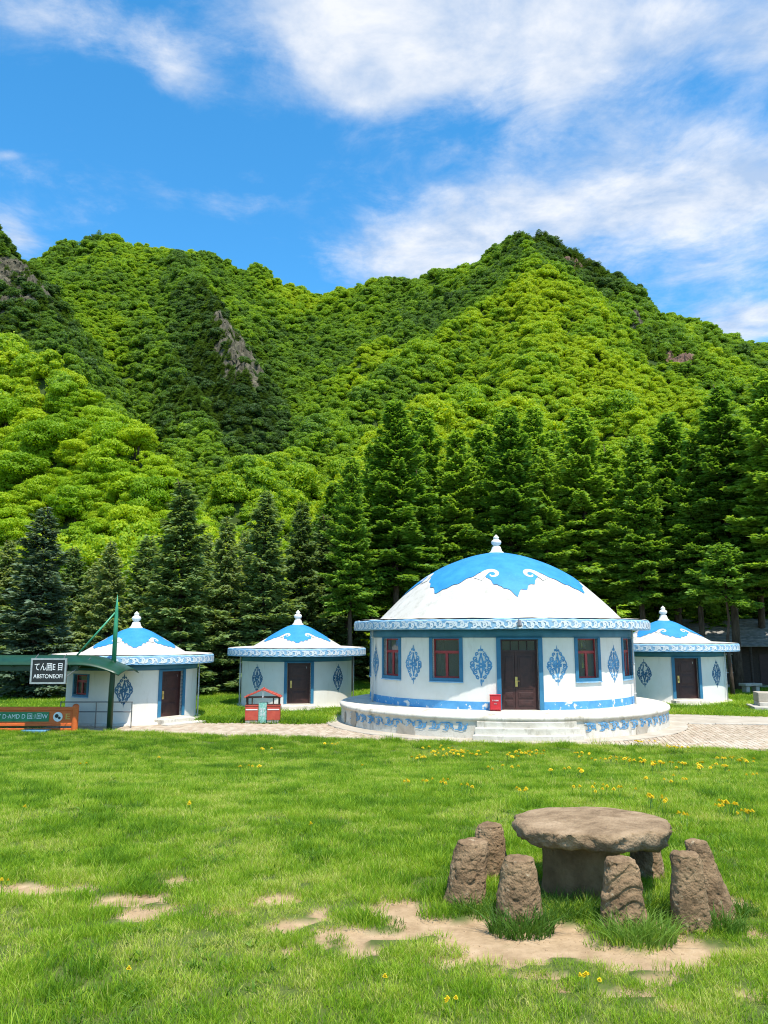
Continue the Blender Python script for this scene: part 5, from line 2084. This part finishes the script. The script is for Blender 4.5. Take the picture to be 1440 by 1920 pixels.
def build_grass():
    r = np.random.default_rng(8)
    kinds = [proto('grass_kind', blade_patch(700 + i, 95, .20, .05, .115, .006, .012, .9, M['grass'])) for i in range(5)]
    kinds += [proto('grass_kind', blade_patch(720 + i, 60, .17, .09, .19, .006, .012, .8, M['grass'])) for i in range(2)]
    kinds += [proto('grass_kind', blade_patch(730 + i, 75, .16, .03, .075, .006, .011, 1.0, M['grass'])) for i in range(2)]
    kinds += [proto('grass_kind', blade_patch(740 + i, 13, .07, .06, .11, .022, .036, 1.7, M['tuft'], 4)) for i in range(2)]
    pts = []
    for (y0, y1, dens) in ((3.6, 9, 125), (9, 14, 80), (14, 20, 50), (20, 30, 36)):
        wd = .58 * y1 + 1.9
        n = int((y1 - y0) * 2 * wd * dens)
        pts.append(np.stack([r.uniform(-wd, wd, n), r.uniform(y0, y1, n)], 1))
    p = np.concatenate(pts)
    x, y = p[:, 0], p[:, 1]
    ok = (np.abs(x) < .58 * y + 1.8) & (y < lawn_edge(x) + (vnoise(x * 3, x * 0, 3) - .4) * .25)
    d = dirt_amount(x, y)
    ok &= r.random(len(x)) > d * 1.32
    # no turf under the table and stools
    ok &= np.hypot((x - 1.81) / .40, (y - 7.55) / .30) > 1
    x, y, d = x[ok], y[ok], d[ok]
    n = len(x)
    big = fbm(x * .28, y * .28, 3, 51)
    mid = fbm(x * 1.3, y * 1.3, 3, 52)
    worn = np.clip((fbm(x * 1.6, y * 1.6, 3, 55) - .53) * 5, 0, 1) * np.exp(-((y - 6.9) / 1.3) ** 2)
    fine = fbm(x * 3.1, y * 3.1, 2, 57)
    tint = np.clip(.60 + (big - .5) * .5 + (mid - .5) * .9 + (fine - .5) * .9 + r.normal(scale=.16, size=n) + .25 * worn, .02, .98)
    idx = r.integers(0, 5, n)
    idx = np.where((mid < .42) & (r.random(n) < .25), r.integers(5, 7, n), idx)
    idx = np.where((worn > .5) | (d > .05) | ((mid > .6) & (r.random(n) < .35)), r.integers(7, 9, n), idx)
    idx = np.where((fbm(x * .8 + 40, y * .8, 3, 66) > .55) & (r.random(n) < .16), r.integers(9, 11, n), idx)
    s = r.uniform(.5, .85, n) * (.85 + .5 * (1 - mid)) * np.interp(y, [5, 9, 14, 20], [.80, .95, 1.15, 1.25])
    # taller fringe where the mower misses, along the path
    s *= 1 + .55 * np.exp(-((lawn_edge(x) - y) / .5) ** 2)
    scl = np.stack([s, s, s * r.uniform(.8, 1.2, n)], 1)
    rot = np.stack([r.normal(scale=.05, size=n), r.normal(scale=.05, size=n), r.uniform(0, 2 * pi, n)], 1)
    z = lawn_z(x, y) - .03 * d
    o = scatter('lawn_grass', np.stack([x, y, z], 1), rot, scl, idx, tint, kinds)
    tag(o, 'bright green lawn grass with worn patches filling the foreground', 'grass', kind='stuff')
    # rougher grass between the path and the trees
    n = 30000
    y = r.uniform(30.5, 62, n)
    x = r.uniform(-1, 1, n) * (.56 * y + 2)
    by = np.interp(x, [q[0] for q in PATH_BACK], [q[1] for q in PATH_BACK])
    ok = (y > by + .1) & ~inside_platform(x, y, 7.2)
    for (hx, hy, hr) in ((-10.6, 33.2, 2.95), (-4.44, 40, 3.1), (15.5, 43, 3.3)):
        ok &= np.hypot(x - hx, y - hy) > hr
    for (hx, hy, a) in ((-10.6, 33.2, 36 - 17.7 * -1), (-4.44, 40, 2), (15.5, 43, 0)):
        q = radians(a)
        ok &= np.hypot(x - hx - 3.4 * sin(q), y - hy + 3.4 * cos(q)) > .8
    ok &= (fbm(x * .25, y * .25, 3, 91) + r.normal(scale=.07, size=n)) > np.clip((y - 42) / 40, 0, .55)
    ok &= ~((np.abs(x - 19) < 2.2) & (y > 36) & (y < 38.2))
    x, y = x[ok], y[ok]
    n = len(x)
    tint = np.clip(.45 + (fbm(x * .5, y * .5, 3, 61) - .5) * 1.2 + r.normal(scale=.12, size=n), .02, .98)
    s = r.uniform(1.2, 2.6, n)
    scl = np.stack([s * 1.5, s * 1.5, s], 1)
    rot = np.stack([0 * x, 0 * x, r.uniform(0, 2 * pi, n)], 1)
    kinds2 = [proto('grass_kind', blade_patch(760 + i, 70, .18, .05, .13, .006, .013, .9, M['grass'])) for i in range(4)]
    o = scatter('rough_grass', np.stack([x, y, 0 * x], 1), rot, scl, r.integers(0, 4, n), tint, kinds2)
    tag(o, 'rough green grass around the huts and under the trees', 'grass', kind='stuff')


build_grass()


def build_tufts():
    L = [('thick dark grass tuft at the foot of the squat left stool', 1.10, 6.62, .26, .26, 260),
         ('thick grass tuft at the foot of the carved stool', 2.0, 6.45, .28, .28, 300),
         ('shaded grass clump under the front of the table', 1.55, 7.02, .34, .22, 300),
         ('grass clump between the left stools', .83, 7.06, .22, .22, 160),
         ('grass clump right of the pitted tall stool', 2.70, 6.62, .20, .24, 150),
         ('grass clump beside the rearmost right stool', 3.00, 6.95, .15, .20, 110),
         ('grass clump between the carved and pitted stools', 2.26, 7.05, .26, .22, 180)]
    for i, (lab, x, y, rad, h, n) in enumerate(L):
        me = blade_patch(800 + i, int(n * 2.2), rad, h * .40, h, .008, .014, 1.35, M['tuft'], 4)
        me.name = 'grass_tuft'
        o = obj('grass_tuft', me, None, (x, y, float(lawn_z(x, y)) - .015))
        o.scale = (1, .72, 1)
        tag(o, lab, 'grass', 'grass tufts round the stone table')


build_tufts()

FLOWERS = [(1.67,22.76,0.84,2.10,34),(2.36,22.09,0.66,1.39,16),(1.00,21.37,0.29,1.21,8),(3.99,22.09,0.59,1.39,22),(3.38,21.07,0.25,0.78,6),(5.35,21.07,0.42,1.87,12),(5.91,20.58,0.34,1.31,8),(6.39,19.74,0.53,1.74,14),(6.20,17.90,0.84,2.44,26),(7.16,17.90,0.42,1.80,14),(8.07,25.00,0.50,0.40,12),(8.73,23.72,0.35,0.57,10),(8.69,19.74,0.46,1.74,12),(9.35,20.58,0.27,1.31,4),(3.74,10.99,0.13,0.38,12),(4.48,10.52,0.15,0.44,14),(4.46,10.02,0.15,0.19,8),(0.88,13.22,0.28,0.67,10),(0.39,13.06,0.09,0.24,3),(1.32,12.61,0.13,0.21,4),(2.10,12.15,0.20,0.49,6),(3.38,12.15,0.48,0.74,8),(3.14,12.47,0.41,0.67,6),(3.59,9.72,0.10,0.14,3),(-1.48,24.50,0.49,0.46,4),(-3.44,23.37,0.31,0.36,3),(-6.82,18.27,0.10,0.74,2),(-2.55,10.71,0.06,0.19,2),(-5.81,20.25,0.08,0.51,1),(-2.83,16.98,0.34,0.53,5),(-0.80,9.33,0.04,0.07,1),(-4.68,10.34,0.03,0.10,1),(1.32,5.53,0.05,0.05,3),(0.43,5.23,0.04,0.05,3),(0.00,5.48,0.02,0.03,1),(1.37,5.49,0.03,0.03,2),(-3.45,7.46,0.06,0.05,3),(-0.47,17.53,0.09,0.55,1),(3.65,16.14,0.64,1.89,7),(2.47,16.14,0.64,3.04,6),(4.81,13.66,0.54,0.95,8),(6.66,14.73,0.39,1.88,6),(-1.70,5.49,0.01,0.03,1)]


def build_flowers():
    r = random.Random(4)
    mb = MB()
    mb.cur = 1
    mb.path([(0, 0, -.01), (.006, .003, .06), (.0, .0, .12)], .0028, 5)
    mb.cur = 0
    for ring, (rad, z, n, up) in enumerate(((.030, .122, 13, .1), (.022, .127, 11, .35), (.012, .130, 8, .8))):
        for k in range(n):
            a = 2 * pi * k / n + ring * .3
            c, s = cos(a), sin(a)
            w = .0075
            mb.add([(.002 * c, .002 * s, z), (rad * .6 * c - w * s, rad * .6 * s + w * c, z + .004 + up * .008), (rad * c, rad * s, z + up * .016), (rad * .6 * c + w * s, rad * .6 * s - w * c, z + .004 + up * .008)], [(0, 1, 2, 3)])
    me = mb.mesh('dandelion', [M['petal'], M['stem']])
    k = 0
    for (cx, cy, rx, ry, n) in FLOWERS:
        for q in range(max(1, int(round(n * .88)))):
            a, d = r.uniform(0, 6.28), math.sqrt(r.random())
            x, y = cx + cos(a) * d * rx * .85, cy + sin(a) * d * ry * .6
            y = min(y, float(lawn_edge(x)) - .1)
            o = obj('dandelion', me, None, (x, y, float(lawn_z(x, y))))
            sc = r.uniform(.75, 1.25) * (.5 if cy < 9 else .9 if cy < 15 else 1.45)
            o.scale = (sc * 1.1, sc * 1.1, (.8 + .25 * sc) if cy < 9 else 1.45 + .1 * sc)
            o.rotation_euler = (r.uniform(-.1, .45), r.uniform(-.25, .25), r.uniform(0, 6.28))
            tag(o, 'yellow dandelion flower growing in the green lawn', 'flower', 'yellow dandelions in the lawn')


build_flowers()


def build_pebbles():
    import bmesh
    r = np.random.default_rng(77)
    kinds = []
    for k in range(4):
        bm = bmesh.new()
        bmesh.ops.create_icosphere(bm, subdivisions=2, radius=1.0)
        for v in bm.verts:
            q = 1 + .35 * mnoise.noise(v.co * 1.3 + Vector((k * 7.0, 0, 0)))
            v.co = Vector((v.co.x * q, v.co.y * q * .8, v.co.z * q * .55))
        me = bpy.data.meshes.new('pebble_kind')
        bm.to_mesh(me)
        bm.free()
        me.materials.append(M['crumb'])
        kinds.append(proto('pebble_kind', me))
    x, y = r.uniform(-4.2, 3.6, 60000), r.uniform(5.0, 8.2, 60000)
    d = dirt_amount(x, y)
    ok = (d > .3) & (r.random(len(x)) < .10)
    x, y = x[ok], y[ok]
    n = len(x)
    s = np.clip(r.lognormal(-5.25, .5, n), .0025, .014)
    z = lawn_z(x, y) - .03 * dirt_amount(x, y)
    o = scatter('loose_pebbles', np.stack([x, y, z], 1), np.stack([0 * x, 0 * x, r.uniform(0, 6.28, n)], 1), np.stack([s, s, s], 1), r.integers(0, 4, n), 0 * x, kinds)
    tag(o, 'loose crumbs of earth and pebbles on the bare ground', 'pebbles', kind='stuff')


build_pebbles()
